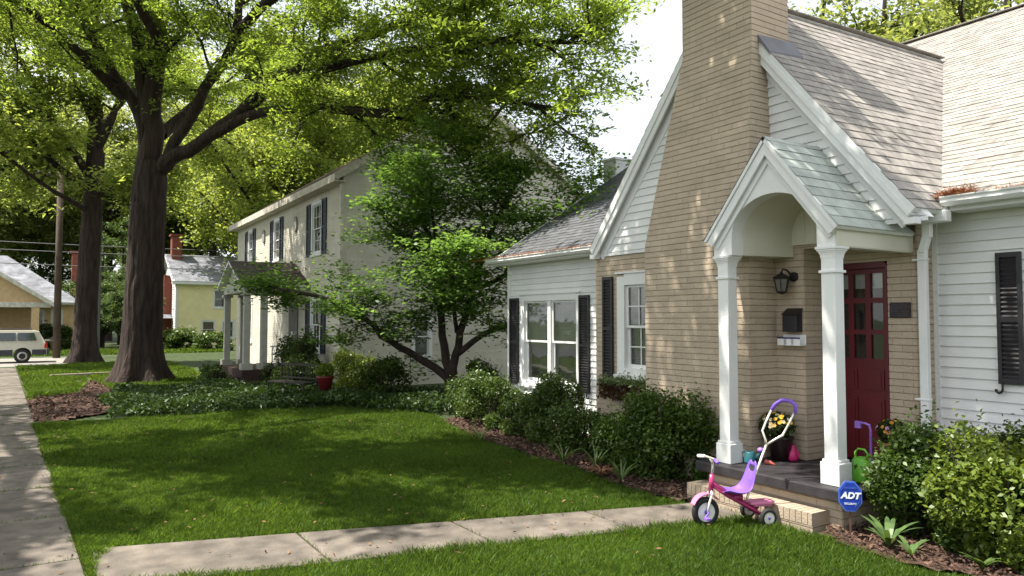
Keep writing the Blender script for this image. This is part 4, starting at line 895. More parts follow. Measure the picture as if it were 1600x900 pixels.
tree('oak_tree', (-37.1, 1.5, 0), T, 38000, .27, .12, LIMEL, 'second oak with dark trunk and lime foliage standing behind the utility pole', spread=(.4, .4, .2), hang=.1)
# ---- street oak beyond the left edge, its crown shades the lawn and facade
T = Tree(); SX, SY = -13.0, -3.6; flare(T, SX, SY, .45)
T.wood.tube([(SX, SY, 1.2), (SX, SY + .05, 4), (SX + .1, SY + .1, 7.5)], [.46, .42, .38], 16, False)
for pts, L_, st in (([(SX, SY, 7), (-11, -.8, 8.4), (-8, 2.0, 9.0), (-5, 3.1, 9.2), (-2.6, 3.4, 9.3)], 1.2, .32), ([(SX, SY, 7.2), (-11.4, -.2, 8.8), (-9.6, 2.8, 9.2), (-7.6, 4.05, 9.3), (-5.8, 4.3, 9.2)], 1.05, .26),
                ([(SX, SY, 7), (-12, 0, 9), (-11, 3, 10)], 2.1, .8), ([(SX, SY, 7), (-15, -1, 9.5), (-16.5, 1.6, 10.4)], 2.4, .7), ([(SX, SY, 7.5), (-10.8, -4.4, 8.8), (-8.0, -4.6, 9.4), (-5.6, -4.8, 9.8)], 1.5, .8),
                ([(SX, SY, 7), (SX + .2, SY, 11), (SX + .6, SY, 14)], 2.0, .8), ([(SX, SY, 7.4), (-15.5, -4.6, 9), (-18.5, -5.2, 9.8), (-21, -5.2, 10.4)], 1.9, .5), ([(SX, SY, 8), (-12.8, -6.5, 10.8), (-12.4, -8.5, 12)], 2.4, .9),
                ([(SX, SY, 7.2), (-10.4, -1.8, 9.0), (-8.6, -1.6, 9.6)], 1.5, .75)):
    P = T.limb(pts, .18, .04); T.foliate(P, .28, st, L_, .035, 6, 1.0 if L_ > 1.5 else .7, .02, .3)
tree('oak_tree', (SX, SY, 0), T, 31000, .22, .10, OAKL, 'street oak on the verge left of the pavement, outside the view, shading the lawn', spread=(.2, .2, .12))
# ---- dogwood in front of the neighbour's gable
T = Tree()
st1 = [(-15.16, 7.99, 0.0), (-15.16, 7.99, 0.39), (-15.46, 7.48, 0.91), (-15.7, 6.7, 1.36), (-15.78, 5.96, 2.01), (-16.03, 5.16, 2.37), (-16.26, 4.23, 2.57)]
st2 = [(-15.16, 7.99, 0.0), (-15.2, 7.95, 0.6), (-15.32, 7.86, 1.27), (-15.39, 7.85, 2.32), (-15.46, 7.85, 3.38), (-15.91, 7.42, 4.47), (-15.94, 7.27, 5.69)]
st3 = [(-15.16, 7.99, 0.0), (-15.1, 8.0, .6), (-14.96, 8.05, 1.28), (-14.64, 8.26, 2.6), (-14.26, 8.4, 3.61), (-13.82, 8.81, 4.75), (-13.56, 9.16, 5.47)]
st4 = [(-15.0, 8.08, 1.1), (-14.17, 8.52, 1.65), (-13.44, 9.08, 1.87), (-12.8, 9.5, 2.3)]
st5 = [(-14.64, 8.26, 2.6), (-13.97, 8.73, 2.88), (-13.22, 9.27, 3.71), (-12.58, 9.84, 4.66)]
st6 = [(-15.39, 7.85, 2.5), (-15.3, 7.3, 3.3), (-15.4, 6.7, 3.9), (-15.5, 6.3, 4.3)]
st7 = [(-15.46, 7.85, 3.2), (-14.6, 7.2, 4.2), (-14.0, 6.9, 4.9)]
st9 = [(-13.97, 8.73, 2.9), (-13.2, 8.6, 3.3), (-12.3, 8.9, 3.5), (-11.6, 9.3, 3.9)]
st10 = [(-14.3, 8.4, 3.5), (-13.9, 8.0, 4.6), (-14.2, 7.6, 5.6)]
st8 = [(-15.0, 8.05, 1.6), (-14.0, 7.4, 2.4), (-13.2, 7.0, 3.0), (-12.6, 6.9, 3.3)]
for pts, a, b_ in ((st1, .13, .03), (st2, .14, .03), (st3, .13, .03), (st4, .08, .025), (st5, .07, .02), (st6, .06, .02), (st7, .06, .02), (st8, .055, .02), (st9, .05, .02), (st10, .05, .02)):
    P = T.limb(pts, a, b_); T.foliate(P, .34, .22, 1.7, .016, 5, .65, .0, .3)
tree('dogwood_tree', (-15.16, 7.99, 0), T, 40000, .13, .08, DOGL, 'spreading dogwood with layered dark leaves before the pale neighbouring gable wall', bark=BARK2, spread=(.24, .24, .05), flat=1.2)

# ---- background trees (copies share their meshes)
def proto(seed, h, r, n, ln, wd, lm, base=.25, droop=.1):
    T = Tree(); T.wood.tube([(0, 0, 0), (.1, 0, h * .3), (0, .1, h * .55)], [.4, .33, .25], 10, False)
    for k in range(13):
        a = k * 2.4 + seed; z0 = h * (base + .4 * k / 13); rr = r * math.sin(math.pi * (.25 + .6 * k / 13)) 
        pts = [(0, 0, z0), (math.cos(a) * rr * .4, math.sin(a) * rr * .4, z0 + h * .12), (math.cos(a) * rr * .85, math.sin(a) * rr * .85, z0 + h * (.2 + .1 * rng.random()))]
        P = T.limb(pts, .16, .05, 6); T.foliate(P, .2, 1.0, r * .42, .05, 6, r * .2, .05, .7)
    P = T.limb([(0, .1, h * .5), (0, 0, h * .75), (.2, 0, h * .96)], .22, .05, 6); T.foliate(P, .1, .9, r * .45, .05, 6, r * .2, .05, .7)
    C = T.leafpts(n, (r * .045, r * .045, r * .03)); P = leaves(C, ln, wd, .3); return T.wood, P
def place_protos(name, seed, h, r, n, ln, wd, lm, spots, labels, group, base=.25):
    wood, P = proto(seed, h, r, n, ln, wd, lm, base); first = None
    for (x, y, s_, rz), lb in zip(spots, labels):
        if first is None:
            rt = root(name, (0, 0, 0), lb, 'tree', group); tk = build('trunk', wood, BARK, rt, smooth=True, local=True); cr = quads('crown', P, lm, rng.random(len(P)), rt, (0, 0, 0)); first = (rt, tk, cr); o = rt
        else:
            o = first[0].copy(); sc.collection.objects.link(o)
            for ch in first[1:]: c = ch.copy(); sc.collection.objects.link(c); c.parent = o
        o.location = (x, y, 0); o.rotation_euler = (0, 0, rz); o.scale = (s_, s_, s_); o['label'] = lb
def PP(px, D): # direction at picture column px, D metres ahead
    r_ = (px - 800) / FPX; return (-math.cos(YAW) * D + math.sin(YAW) * r_ * D, math.sin(YAW) * D + math.cos(YAW) * r_ * D)
cols = [(20, 78, 1.05, 'far left behind the bungalow roof'), (90, 70, .95, 'above the bungalow, beside the utility pole'), (170, 66, .9, 'behind the second oak trunk'), (250, 72, 1.0, 'above the red chimney of the yellow house'),
        (330, 68, 1.0, 'above the yellow house roof'), (300, 92, 1.25, 'farthest back between the big oak and the white house'), (130, 96, 1.3, 'farthest back left of the big oak'), (-40, 62, 1.0, 'at the left edge beyond the wagon')]
place_protos('broadleaf_tree', 1, 24, 8.5, 42000, .36, .20, BGL, [(*PP(c[0], c[1]), c[2], i * 1.7) for i, c in enumerate(cols)], ['tall yellow-green tree ' + c[3] for c in cols], 'tall trees behind the far houses')
cols = [(440, 40, .9, 'with several trunks directly behind the white house eave'), (500, 45, 1.05, 'rising behind the middle of the white house roof'), (400, 58, 1.1, 'behind the far end of the white house'), (620, 46, .95, 'behind the peak of the white house'), (560, 62, 1.2, 'well behind the white house roof')]
place_protos('maple_tree', 2, 20, 7.0, 40000, .26, .15, LIMEL, [(*PP(c[0], c[1]), c[2], i * 2.1) for i, c in enumerate(cols)], ['bright lime tree ' + c[3] for c in cols], 'lime trees behind the white house', .2)
cols = [(1290, 30, .95, 'left of the ridge dip'), (1390, 27, .92, 'over the lowest point of the ridge'), (1490, 29, 1.05, 'over the right-hand ridge'), (1590, 27, 1.05, 'at the right edge of the view'), (1240, 38, 1.05, 'seen just right of the tall chimney')]
place_protos('backyard_tree', 3, 17, 6.0, 20000, .26, .14, BGL, [(*PP(c[0], c[1]), c[2], i * 1.3) for i, c in enumerate(cols)], ['sunlit tree behind the cottage roof ' + c[3] for c in cols], 'trees behind the cottage', .2)
cols = [(190, 56, .62, 'between the two oak trunks'), (160, 50, .5, 'low beside the second oak'), (230, 60, .7, 'left of the yellow house'), (60, 66, .75, 'behind the bungalow'), (205, 46, .4, 'just left of the big oak trunk')]
place_protos('evergreen_tree', 4, 16, 5.5, 24000, .30, .14, BGD, [(*PP(c[0], c[1]), c[2], i * 1.9) for i, c in enumerate(cols)], ['dense dark evergreen ' + c[3] for c in cols], 'dark evergreens by the cross street', .05)

# ---- shrubs
def shrub(name, c, r, n, lm, label, ln=.06, wd=.032, lumps=14, group=None, stems=True, cat='shrub', top=0.0):
    rt = root(name, (c[0], c[1], 0), label, cat, group); C = []
    per = n // lumps
    for k in range(lumps):
        a = rng.uniform(0, 2 * math.pi); el = rng.uniform(-.1, 1.0); rr = rng.uniform(.35, .72)
        o = np.array([math.cos(a) * math.cos(el) * r[0] * rr, math.sin(a) * math.cos(el) * r[1] * rr, r[2] * (.55 + .42 * math.sin(el)) * (1 + .12 * math.sin(a * 3 + c[0] * 5))])
        if k % 4 == 0: o[2] = r[2] * .22; o[:2] *= 1.1
        lr = np.array([r[0] * .36, r[1] * .42, r[2] * .27]) * rng.uniform(.6, 1.25)
        d = rng.normal(size=(per, 3)); d /= np.linalg.norm(d, axis=1)[:, None]; q = rng.uniform(.35, 1, per)[:, None] ** .5
        C.append(o + d * q * lr)
    C = np.concatenate(C); sp = int(n * .13)
    if sp:   # shoots standing out of the outline
        i = rng.integers(0, len(C), sp); C[i] = C[i] * (1 + .16 * rng.random((sp, 1)) ** 2) + np.array([0, 0, .10]) * rng.random((sp, 1)) ** 2
    C = C[C[:, 2] > .02]; C += np.array([c[0], c[1], c[2]])
    P = leaves(C, ln, wd, .25); quads('foliage', P, lm, rng.random(len(P)), rt, ORG[rt.name])
    if stems:
        m = MB()
        for k in range(10):
            a = rng.uniform(0, 2 * math.pi); e = rng.uniform(.3, .8)
            m.tube([(c[0] + math.cos(a) * .05, c[1] + math.sin(a) * .05, 0), (c[0] + math.cos(a) * r[0] * e * .5, c[1] + math.sin(a) * r[1] * e * .5, c[2] + r[2] * .5), (c[0] + math.cos(a) * r[0] * e, c[1] + math.sin(a) * r[1] * e, c[2] + r[2] * 1.1)], [.012, .009, .004], 5)
        build('stems', m, BARK2, rt)
    return rt
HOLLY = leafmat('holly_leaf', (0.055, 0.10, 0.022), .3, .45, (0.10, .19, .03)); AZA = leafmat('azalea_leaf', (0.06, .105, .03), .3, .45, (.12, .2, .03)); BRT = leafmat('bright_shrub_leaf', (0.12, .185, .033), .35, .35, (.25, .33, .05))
shrub('shrub', (-6.30, 6.10, 0), (.82, .42, .88), 17000, HOLLY, 'large rounded green shrub against the tan chimney base', .055, .032, 30)
shrub('shrub', (-7.35, 6.25, 0), (.55, .35, .52), 6000, HOLLY, 'low green shrub between the window box and the big chimney shrub', .055, .032, 14)
shrub('shrub', (-8.95, 6.5, 0), (.72, .45, .88), 11000, AZA, 'yellow-tipped shrub beneath the twin window', .06, .03, 20)
shrub('shrub', (-8.1, 6.3, 0), (.6, .38, .62), 6500, AZA, 'low loose shrub below the shutter of the chimney-side window', .055, .03, 14)
shrub('shrub', (-9.9, 6.45, 0), (.75, .45, .62), 7500, AZA, 'low loose green shrub left of the yellow-tipped one', .06, .03, 16)
shrub('shrub', (-10.9, 6.5, 0), (.85, .5, .78), 9000, AZA, 'loose green shrub at the far corner of the cottage', .06, .03, 18)
shrub('shrub', (-12.1, 6.8, 0), (.8, .5, .66), 6000, AZA, 'leftmost low shrub in the cottage bed, near the dogwood', .06, .03, 14)
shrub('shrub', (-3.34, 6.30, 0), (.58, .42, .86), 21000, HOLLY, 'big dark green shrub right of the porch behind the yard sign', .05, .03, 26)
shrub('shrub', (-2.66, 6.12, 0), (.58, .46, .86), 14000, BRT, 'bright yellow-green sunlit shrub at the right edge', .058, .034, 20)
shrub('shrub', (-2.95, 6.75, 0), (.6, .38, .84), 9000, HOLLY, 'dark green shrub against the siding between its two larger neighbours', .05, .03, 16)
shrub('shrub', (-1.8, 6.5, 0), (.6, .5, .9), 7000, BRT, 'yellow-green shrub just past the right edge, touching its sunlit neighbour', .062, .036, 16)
# strappy plants
def strap(name, c, n, L_, label, lm, wd=.03, curl=.5):
    rt = root(name, (c[0], c[1], 0), label, 'plant'); m = MB()
    for k in range(n):
        a = rng.uniform(0, 2 * math.pi); l_ = L_ * rng.uniform(.6, 1.1); p = Vector((c[0], c[1], .03)); d = Vector((math.cos(a) * .4, math.sin(a) * .4, 1)).normalized(); sd_ = Vector((-math.sin(a), math.cos(a), 0)); prev = None; pts = []
        for i in range(7): pts.append(p.copy()); p = p + d * l_ / 6; d = (d + Vector((math.cos(a), math.sin(a), -.9)) * curl * .28).normalized()
        for i in range(6):
            w0 = wd * math.sin(math.pi * (i + .6) / 7.2) * .5; w1 = wd * math.sin(math.pi * (i + 1.6) / 7.6) * .5 if i < 5 else .001
            m.add([pts[i] - sd_ * w0, pts[i] + sd_ * w0, pts[i + 1] + sd_ * w1, pts[i + 1] - sd_ * w1], [(0, 1, 2, 3)], r=random.random())
    build('leaves', m, lm, rt, smooth=False); return rt
IRIS = leafmat('iris_leaf', (0.09, .16, .06), .3, .3)
strap('iris_plant', (-3.42, 5.78), 13, .34, 'clump of broad grey-green strap leaves right of the yard sign', IRIS, .045, .55)
strap('iris_plant', (-3.2, 5.70), 14, .22, 'smaller clump of strap leaves at the foot of the dark shrub', IRIS, .03, .6)
strap('lily_plant', (-7.6, 5.62), 26, .38, 'grassy lily clump in mulch below the window box', leafmat('lily_leaf', (0.08, .14, .045), .3), .02, .6)
strap('lily_plant', (-7.1, 5.75), 24, .40, 'tallest grassy lily clump left of the chimney shrub', leafmat('lily_leaf', (0.08, .14, .045), .3), .02, .45)
strap('lily_plant', (-6.4, 5.55), 20, .34, 'grassy lily clump in front of the chimney shrub', leafmat('lily_leaf', (0.08, .14, .045), .3), .02, .5)
strap('lily_plant', (-9.6, 5.55), 24, .38, 'grassy lily clump at the lawn edge before the twin window', leafmat('lily_leaf', (0.08, .14, .045), .3), .02, .5)
strap('lily_plant', (-2.75, 5.85), 16, .2, 'small leafy seedling in mulch at the right edge of the bed', leafmat('lily_leaf', (0.08, .14, .045), .3), .03, .6)
strap('dry_plant', (-6.75, 5.55), 30, .26, 'withered brown clump of dead leaves in front of the chimney shrub', leafmat('dead_leaf', (0.22, .12, .08), .2), .03, .9)

# ---- neighbour's beds and shrubs
NB = [(-19.2, 5.4, .75, 'leftmost low green shrub before the portico steps'), (-18.3, 5.7, .8, 'low green shrub between the red planter and the portico')]
shrub('shrub', (-22.0, 6.1, .0), (.8, .6, 1.2), 4500, BGD, 'dark clipped shrub under the front windows of the white house', .09, .05, 12)
shrub('shrub', (-20.6, 6.2, .0), (.65, .5, 1.25), 4500, BGD, 'dark clipped shrub near the front corner of the white house', .09, .05, 12)
shrub('shrub', (-17.2, 6.4, .0), (1.1, .7, 1.05), 6000, BRT, 'pale yellow shrub at the corner of the white house', .08, .045, 14)
shrub('shrub', (-16.0, 6.7, .0), (1.0, .6, .85), 5000, AZA, 'mid green shrub just left of the dogwood stems', .08, .045, 14)
shrub('shrub', (-18.9, 5.5, .0), (.9, .6, .8), 4500, AZA, 'loose shrub behind the black garden bench', .08, .045, 12)
shrub('shrub', (-13.6, 7.9, .0), (.9, .5, .85), 4500, AZA, 'thin shrub between the dogwood and the cottage', .07, .04, 12)
shrub('shrub', (-22.6, 4.1, .0), (.5, .4, .55), 1800, BGD, 'small dark shrub before the portico step of the white house', .08, .045, 8)
shrub('shrub', (-21.2, 3.9, .0), (.45, .4, .5), 1800, AZA, 'small shrub between the big oak and the black bench', .08, .045, 8)
# ivy and liriope strip
poly = [(-15.6, 1.0), (-16.9, 1.3), (-18.4, 1.0), (-20.6, 1.6), (-20.6, 4.0), (-19.0, 6.0), (-15.0, 8.2), (-12.6, 7.9), (-13.0, 6.4), (-15.2, 5.2), (-15.4, 3.0)]
n = 60000; X = rng.uniform(-21, -12, n); Y = rng.uniform(.8, 8.4, n); mm = inpoly_np(X, Y, poly); X, Y = X[mm], Y[mm]
hgt = .14 + .16 * (np.sin(X * 1.9) * np.cos(Y * 2.3) * .5 + .5); C = np.stack([X, Y, .05 + hgt * rng.random(len(X))], 1)
quads('ground_cover', leaves(C, .13, .045, .1), leafmat('liriope_leaf', (0.030, .062, .022), .3, .6, None, .8), rng.random(len(C)), kind='stuff', label='dark band of liriope and ivy between the lawn and the oak', cat='ground cover')

# ------------------------------------------------------------------ lawn blades
def grass(name, poly, n, h, wd, label, lm, jitter=.5, avoid=None):
    xs = [p[0] for p in poly]; ys_ = [p[1] for p in poly]; X = rng.uniform(min(xs), max(xs), n); Y = rng.uniform(min(ys_), max(ys_), n); m_ = inpoly_np(X, Y, poly)
    X, Y = X[m_], Y[m_]; k = len(X); base = np.stack([X, Y, np.zeros(k)], 1); a = rng.uniform(0, 2 * np.pi, k); hh = h * rng.uniform(.4, 1.25, k) * (1 + .35 * (np.sin(X * 9.3 + 3 * np.sin(Y * 6.1)) * np.sin(Y * 8.7 + 2 * np.cos(X * 5.2)) > .55)) * (1 + .25 * np.sin(X * 2.1 + np.cos(Y * 1.7) * 2))
    lean = rng.normal(size=(k, 2)) * .5; tip = base + np.stack([lean[:, 0] * hh, lean[:, 1] * hh, hh], 1); sd_ = np.stack([np.cos(a), np.sin(a), np.zeros(k)], 1) * wd * .5
    mid = base * .45 + tip * .55 + np.array([0, 0, .1]) * hh[:, None]
    P = np.stack([base - sd_, base + sd_, mid + sd_ * .8, tip, mid - sd_ * .8], 1)
    return quads(name, P, lm, rng.random(k), kind='stuff', label=label, cat='grass', nv=5)
GRM = leafmat('grass_blade', (0.055, .115, .024), .4, .6, (.16, .26, .037), .9, .015)
LAWN = [(-7.05, .42), (-5.50, 5.35), (-6.2, 5.4), (-8.3, 5.4), (-10.2, 5.05), (-12.3, 5.65), (-14.2, 6.5), (-15.4, 5.2), (-15.6, 1.0), (-15.6, -.05), (-12, .1)]
near = [p for p in LAWN]
grass('lawn_grass', [(-6.96, .245), (-5.33, 5.5), (-6.2, 5.5), (-8.3, 5.68), (-10.2, 5.8), (-10.2, .10)], 380000, .050, .006, 'mown green lawn in dappled shade beside the front walk', GRM)
grass('lawn_grass', [(-10.2, .10), (-10.2, 5.8), (-12.2, 6.3), (-14.2, 6.8), (-15.6, 5.2), (-15.6, -.13)], 240000, .055, .011, 'far half of the mown lawn reaching the ivy bed', GRM)
grass('front_grass', [(-5.92, .42), (-4.72, 5.55), (-4.03, 5.62), (-3.6, 5.6), (-2.9, 5.6), (-2.2, 5.9), (1.5, 6.3), (1.5, .63), (-5.9, .32)], 460000, .055, .0055, 'sunlit grass in the foreground right of the front walk', GRM)
grass('verge_grass', [(-20.6, -.3), (-21.5, .75), (-25.5, 1.1), (-35, 1.0), (-35, -.85), (-20, -.2)], 90000, .09, .03, 'bright grass patch at the foot of the big oak by the pavement', GRM)
grass('neighbour_grass', [(-21, 1.6), (-20.6, 4.2), (-22, 4.6), (-35, 4.6), (-35, 1.1), (-25.5, 1.3)], 110000, .10, .035, 'shaded grass between the big oak and the portico', GRM)
for nm_, k_ in (('joint_grass', 0),):
    X = []; Y = []
    for k in range(3, 20):
        n = 260; X.append(4 - 1.52 * k + rng.normal(0, .012, n)); Y.append(rng.uniform(-1.3, .3, n) * 1.0 + 0 * X[-1])
    for k in range(1, 5): n = 120; X.append(rng.uniform(-6.9, -4.5, n)); Y.append(np.full(n, ys[k] - .008) + rng.normal(0, .008, n))
    X = np.concatenate(X); Y = np.concatenate(Y); sel = (Y < swy(X)) | ((X > fx(Y)) & (X < nx(Y))); X = X[sel]; Y = Y[sel]; k = len(X); b0 = np.stack([X, Y, np.full(k, .02)], 1); tp_ = b0 + rng.normal(0, .012, (k, 3)) * np.array([1, 1, 0]) + np.array([0, 0, 1]) * rng.uniform(.012, .04, (k, 1)); sdv = rng.normal(size=(k, 3)); sdv[:, 2] = 0; sdv *= .003 / np.linalg.norm(sdv, axis=1)[:, None]
    quads('joint_grass', np.stack([b0 - sdv, b0 + sdv, tp_ + sdv * .3, tp_ - sdv * .3], 1), GRM, rng.random(k), kind='stuff', label='thin tufts of grass growing in the joints of the pavement and walk', cat='grass')
grass('edge_grass', [(-6.99, .57), (-7.02, .27), (-5.5, .34), (-6.5, .37)], 6000, .05, .007, 'thin strip of grass between the pavement and the front walk', GRM)
grass('verge_grass', [(-34, -2.45), (-34, -5.2), (3, -5.2), (3, -.9)], 90000, .08, .016, 'grass verge between the pavement and the street', GRM)
grass('corner_grass', [(-50, 1.5), (-36, 1.5), (-46, 12), (-52, 12)][0:0] or [(-45.2, -3), (-45.2, 9), (-51, 9), (-51, -3)], 40000, .12, .05, 'sunlit grass before the bungalow across the side street', GRM)

n = 500; X = rng.uniform(-15, -4.2, n); Y = rng.uniform(-.9, 5.4, n); C = np.stack([X, Y, np.where((Y < swy(X)) | ((X > fx(Y)) & (X < nx(Y))), .042, .06)], 1)
quads('fallen_leaves', leaves(C, .05, .022, 1.2), mat('fallen_leaf', (.16, .085, .04), .9, .3, rnd=.5), rng.random(n), kind='stuff', label='scattered small brown leaves fallen on the lawn and walks', cat='fallen leaves')
# ------------------------------------------------------------------ neighbour: white brick colonial
nb = root('white_house', (-26, 11, 0), 'two-storey white painted brick house with dark shutters and gabled portico', 'house')
NX0, NX1, NY0, NY1, NZ = -32.6, -19.5, 6.9, 15.3, 5.9
WBR = mat('white_painted_brick', (0.62, 0.585, 0.50), .8, .06, 2, .3, 40, rnd=.04, stain=.12)
nbm = MB(); opens = []
for x0, x1 in ((-22.40, -21.2), (-26.6, -25.85)): pass
W2 = [(-30.65, -29.85, 3.98, 5.45), (-26.72, -25.92, 3.98, 5.45), (-22.32, -21.30, 3.85, 5.45)]; W1 = [(-22.32, -21.30, .92, 2.55), (-30.65, -29.85, 1.0, 2.6)]
BN = wallN(NY0)
for (x0, x1, z0, z1) in rects(NX0, NX1, 0, NZ, W2 + W1): courses(nbm, [(x0, z0), (x1, z0), (x1, z1), (x0, z1)], *BN, .08, None, .008, .003, v0=0)
SG = [(9.0, 9.62, .75, 2.05)]
for (a, b_, z0, z1) in rects(NY0, NY1, 0, NZ, SG): courses(nbm, [(a, z0), (b_, z0), (b_, z1), (a, z1)], *RX(NX1), .08, None, .007, .003, v0=0)
courses(nbm, [(NY0, NZ), (NY1, NZ), (11.1, 8.62)], *RX(NX1), .08, None, .007, .003, v0=0)
wl = build('brick_wall', nbm, WBR, nb)
k = MB()
for (x0, x1, z0, z1) in rects(NX0, NX1, 0, NZ, W2 + W1): k.box(x0, x1, NY0 + .001, NY0 + .2, z0, z1)
for (a, b_, z0, z1) in rects(NY0 + .2, NY1, 0, NZ, SG): k.box(NX1 - .2, NX1 - .001, a, b_, z0, z1)
k.prism([(NY0, NZ), (NY1, NZ), (11.1, 8.62)], (NX1 - .002, 0, 0), (0, 1, 0), (0, 0, 1), (-1, 0, 0), .2)
k.prism([(NY0, 0), (NY1, 0), (NY1, NZ), (11.1, 8.62), (NY0, NZ)], (NX0 + .1, 0, 0), (0, 1, 0), (0, 0, 1), (-1, 0, 0), .1); k.box(NX0, NX1 - .2, NY1 - .1, NY1, 0, NZ)
k.box(NX0 + .2, NX1 - .3, NY0 + 1.5, NY0 + 1.55, 0, NZ); build('wall_core', k, WBR, wl)
for (x0, x1, z0, z1) in W2 + W1:
    window(nb, (x0, NY0, z0), (1, 0, 0), (0, -1, 0), x1 - x0, z1 - z0, trim=.11, blind=.5, mun=(2, 1))
NSH = mat('blue_black_shutter', (0.028, .036, .055), .5)
for (x0, x1, z0, z1) in W2 + W1[:1]:
    for xx in (x0 - .44, x1 + .04):
        sh = shutter(nb, (xx, NY0, z0 - .03), (1, 0, 0), (0, -1, 0), .40, z1 - z0 + .03, n=12, fr=.05); sh.data.materials[0] = NSH
window(nb, (NX1, SG[0][0], SG[0][2]), (0, 1, 0), (1, 0, 0), SG[0][1] - SG[0][0], SG[0][3] - SG[0][2], trim=.1, blind=.9)
for x in (-28.1, -23.95):
    m = MB(); m.prism([(.16 * math.cos(t), .26 * math.sin(t)) for t in [i * math.pi / 10 for i in range(20)]], (x, NY0 - .01, 5.0), (1, 0, 0), (0, 0, 1), (0, -1, 0), .05); build('oval_ornament', m, mat('grey_ornament', (0.3, .3, .28), .7), nb)
RG = mat('taupe_shingle', (0.22, .19, .175), .9, .15, 5, rnd=.15)
Bn = slope_basis((NX0 - .3, NY0 - .3, NZ - .02), (NX1 + .25, NY0 - .3, NZ - .02), (NX0, 11.1, 8.78))
roof_part('roof', [(NX0 - .3, NY0 - .3, NZ - .02), (NX1 + .22, NY0 - .3, NZ - .02), (NX1 + .22, 11.1, 8.78), (NX0 - .3, 11.1, 8.78)], Bn, RG, nb, .1, .6, .2)
Bn = slope_basis((NX1 + .22, NY1 + .3, NZ - .02), (NX0 - .3, NY1 + .3, NZ - .02), (NX1, 11.1, 8.78))
roof_part('roof', [(NX1 + .22, NY1 + .3, NZ - .02), (NX0 - .3, NY1 + .3, NZ - .02), (NX0 - .3, 11.1, 8.78), (NX1 + .22, 11.1, 8.78)], Bn, RG, nb, .1, .6, .2)
m = MB(); m.beam((NX1 + .24, NY0 - .32, NZ - .12), (NX1 + .24, 11.1, 8.70), .03, .2); m.beam((NX1 + .24, 11.1, 8.70), (NX1 + .24, NY1 + .32, NZ - .12), .03, .2); m.box(NX0 - .3, NX1 + .22, NY0 - .33, NY0 - .30, NZ - .24, NZ - .03); m.box(NX0 - .28, NX1 + .2, NY0 - .298, NY0 - .002, NZ - .24, NZ - .2); build('cornice', m, mat('neighbour_trim', (0.62, .57, .50), .6), nb)
m = MB(); m.box(NX1 - .02, NX1 + .06, NY0 - .1, NY0 - .02, 0, NZ - .2); build('downspout', m, mat('neighbour_trim', (0.62, .57, .50), .6), nb)
# portico
PXa, PXb, PY0 = -25.5, -22.5, 4.95
NT = mat('portico_paint', (0.42, .42, .37), .6, .06)
m = MB(); m.box(PXa - .1, PXb + .15, PY0 - .05, NY0 - .01, 0, .40); build('portico_floor', m, mat('red_brick_step', (0.05, .028, .024), .8, .2, 8), nb)
m = MB(); m.box(PXa, PXb, PY0 - .4, PY0 - .06, 0, .2); build('portico_step', m, mat('red_brick_step', (0.05, .028, .024), .8, .2, 8), nb)
for (cx, cy) in ((PXa + .12, PY0 + .12), (PXb - .12, PY0 + .12), (PXb - .12, PY0 + .62), (PXa + .12, PY0 + .62)):
    m = MB(); m.box(cx - .09, cx + .09, cy - .09, cy + .09, .58, 2.6); m.box(cx - .16, cx + .16, cy - .16, cy + .16, .401, .5799); m.box(cx - .15, cx + .15, cy - .15, cy + .15, 2.6001, 2.69); build('portico_column', m, NT, nb)
m = MB(); m.box(PXa, PXb, PY0 + .02, PY0 + .24, 2.7, 2.95); m.box(PXb - .22, PXb, PY0 + .241, NY0 - .02, 2.7, 2.95); m.box(PXa, PXa + .22, PY0 + .241, NY0 - .02, 2.7, 2.95)
m.prism([(PXa - .1, 2.951), (PXb + .1, 2.951), (-24, 3.62)], (0, PY0 + .05, 0), (1, 0, 0), (0, 0, 1), (0, 1, 0), .12); build('portico_beam', m, NT, nb)
for sgn in (1, -1):
    xe = PXb + .2 if sgn > 0 else PXa - .2
    Bq = slope_basis((xe, PY0 - .15, 2.93), (xe, NY0, 2.93), (-24, PY0, 3.72)) if sgn > 0 else slope_basis((xe, NY0, 2.93), (xe, PY0 - .15, 2.93), (-24, PY0, 3.72))
    roof_part('portico_roof', [(xe, PY0 - .15, 2.93), (xe, NY0 - .03, 2.93), (-24, NY0 - .03, 3.72), (-24, PY0 - .15, 3.72)], Bq, mat('brown_shingle', (0.075, .06, .055), .9, .2, rnd=.2), nb, .06, .4, .16)
m = MB(); m.box(-24.6, -23.6, NY0 - .04, NY0 - .013, .42, 2.5); build('entry_door', m, mat('grey_door', (0.12, .12, .11), .5), nb)
# rocking chair on the portico
rc = root('rocking_chair', (-22.95, 6.2, .42), 'white rocking chair with padded back on the portico of the white house', 'chair'); Mw = WHITE
m = MB(); m.box(-.25, .25, -.25, .25, .38, .43); build('seat', m, Mw, rc, local=True); m = MB()
for i in range(6): m.beam((-.22 + i * .088, .22, .43), (-.22 + i * .088, .36, 1.05), .05, .02, (0, 1, 0))
m.box(-.25, .25, .34, .38, 1.02, 1.10); build('backrest', m, Mw, rc, local=True)
for sx in (-.25, .25):
    m = MB(); m.tube([(sx, -.38, .10), (sx, -.2, .03), (sx, 0, .01), (sx, .2, .03), (sx, .42, .11)], .018, 6); build('rocker', m, Mw, rc, local=True)
    for yy in (-.22, .22): m = MB(); m.tube([(sx, yy, .03), (sx, yy, .42 if yy > 0 else .64)], .02, 6); build('leg', m, Mw, rc, local=True)
    m = MB(); m.box(sx - .035, sx + .035, -.28, .25, .63, .66); build('armrest', m, Mw, rc, local=True)
m = MB(); m.box(-.22, .22, .17, .24, .5, .95); build('cushion', m, mat('pale_cushion', (.7, .7, .66), .8), rc, local=True, bevel=.03)
rc.rotation_euler = (0, 0, R(-30))
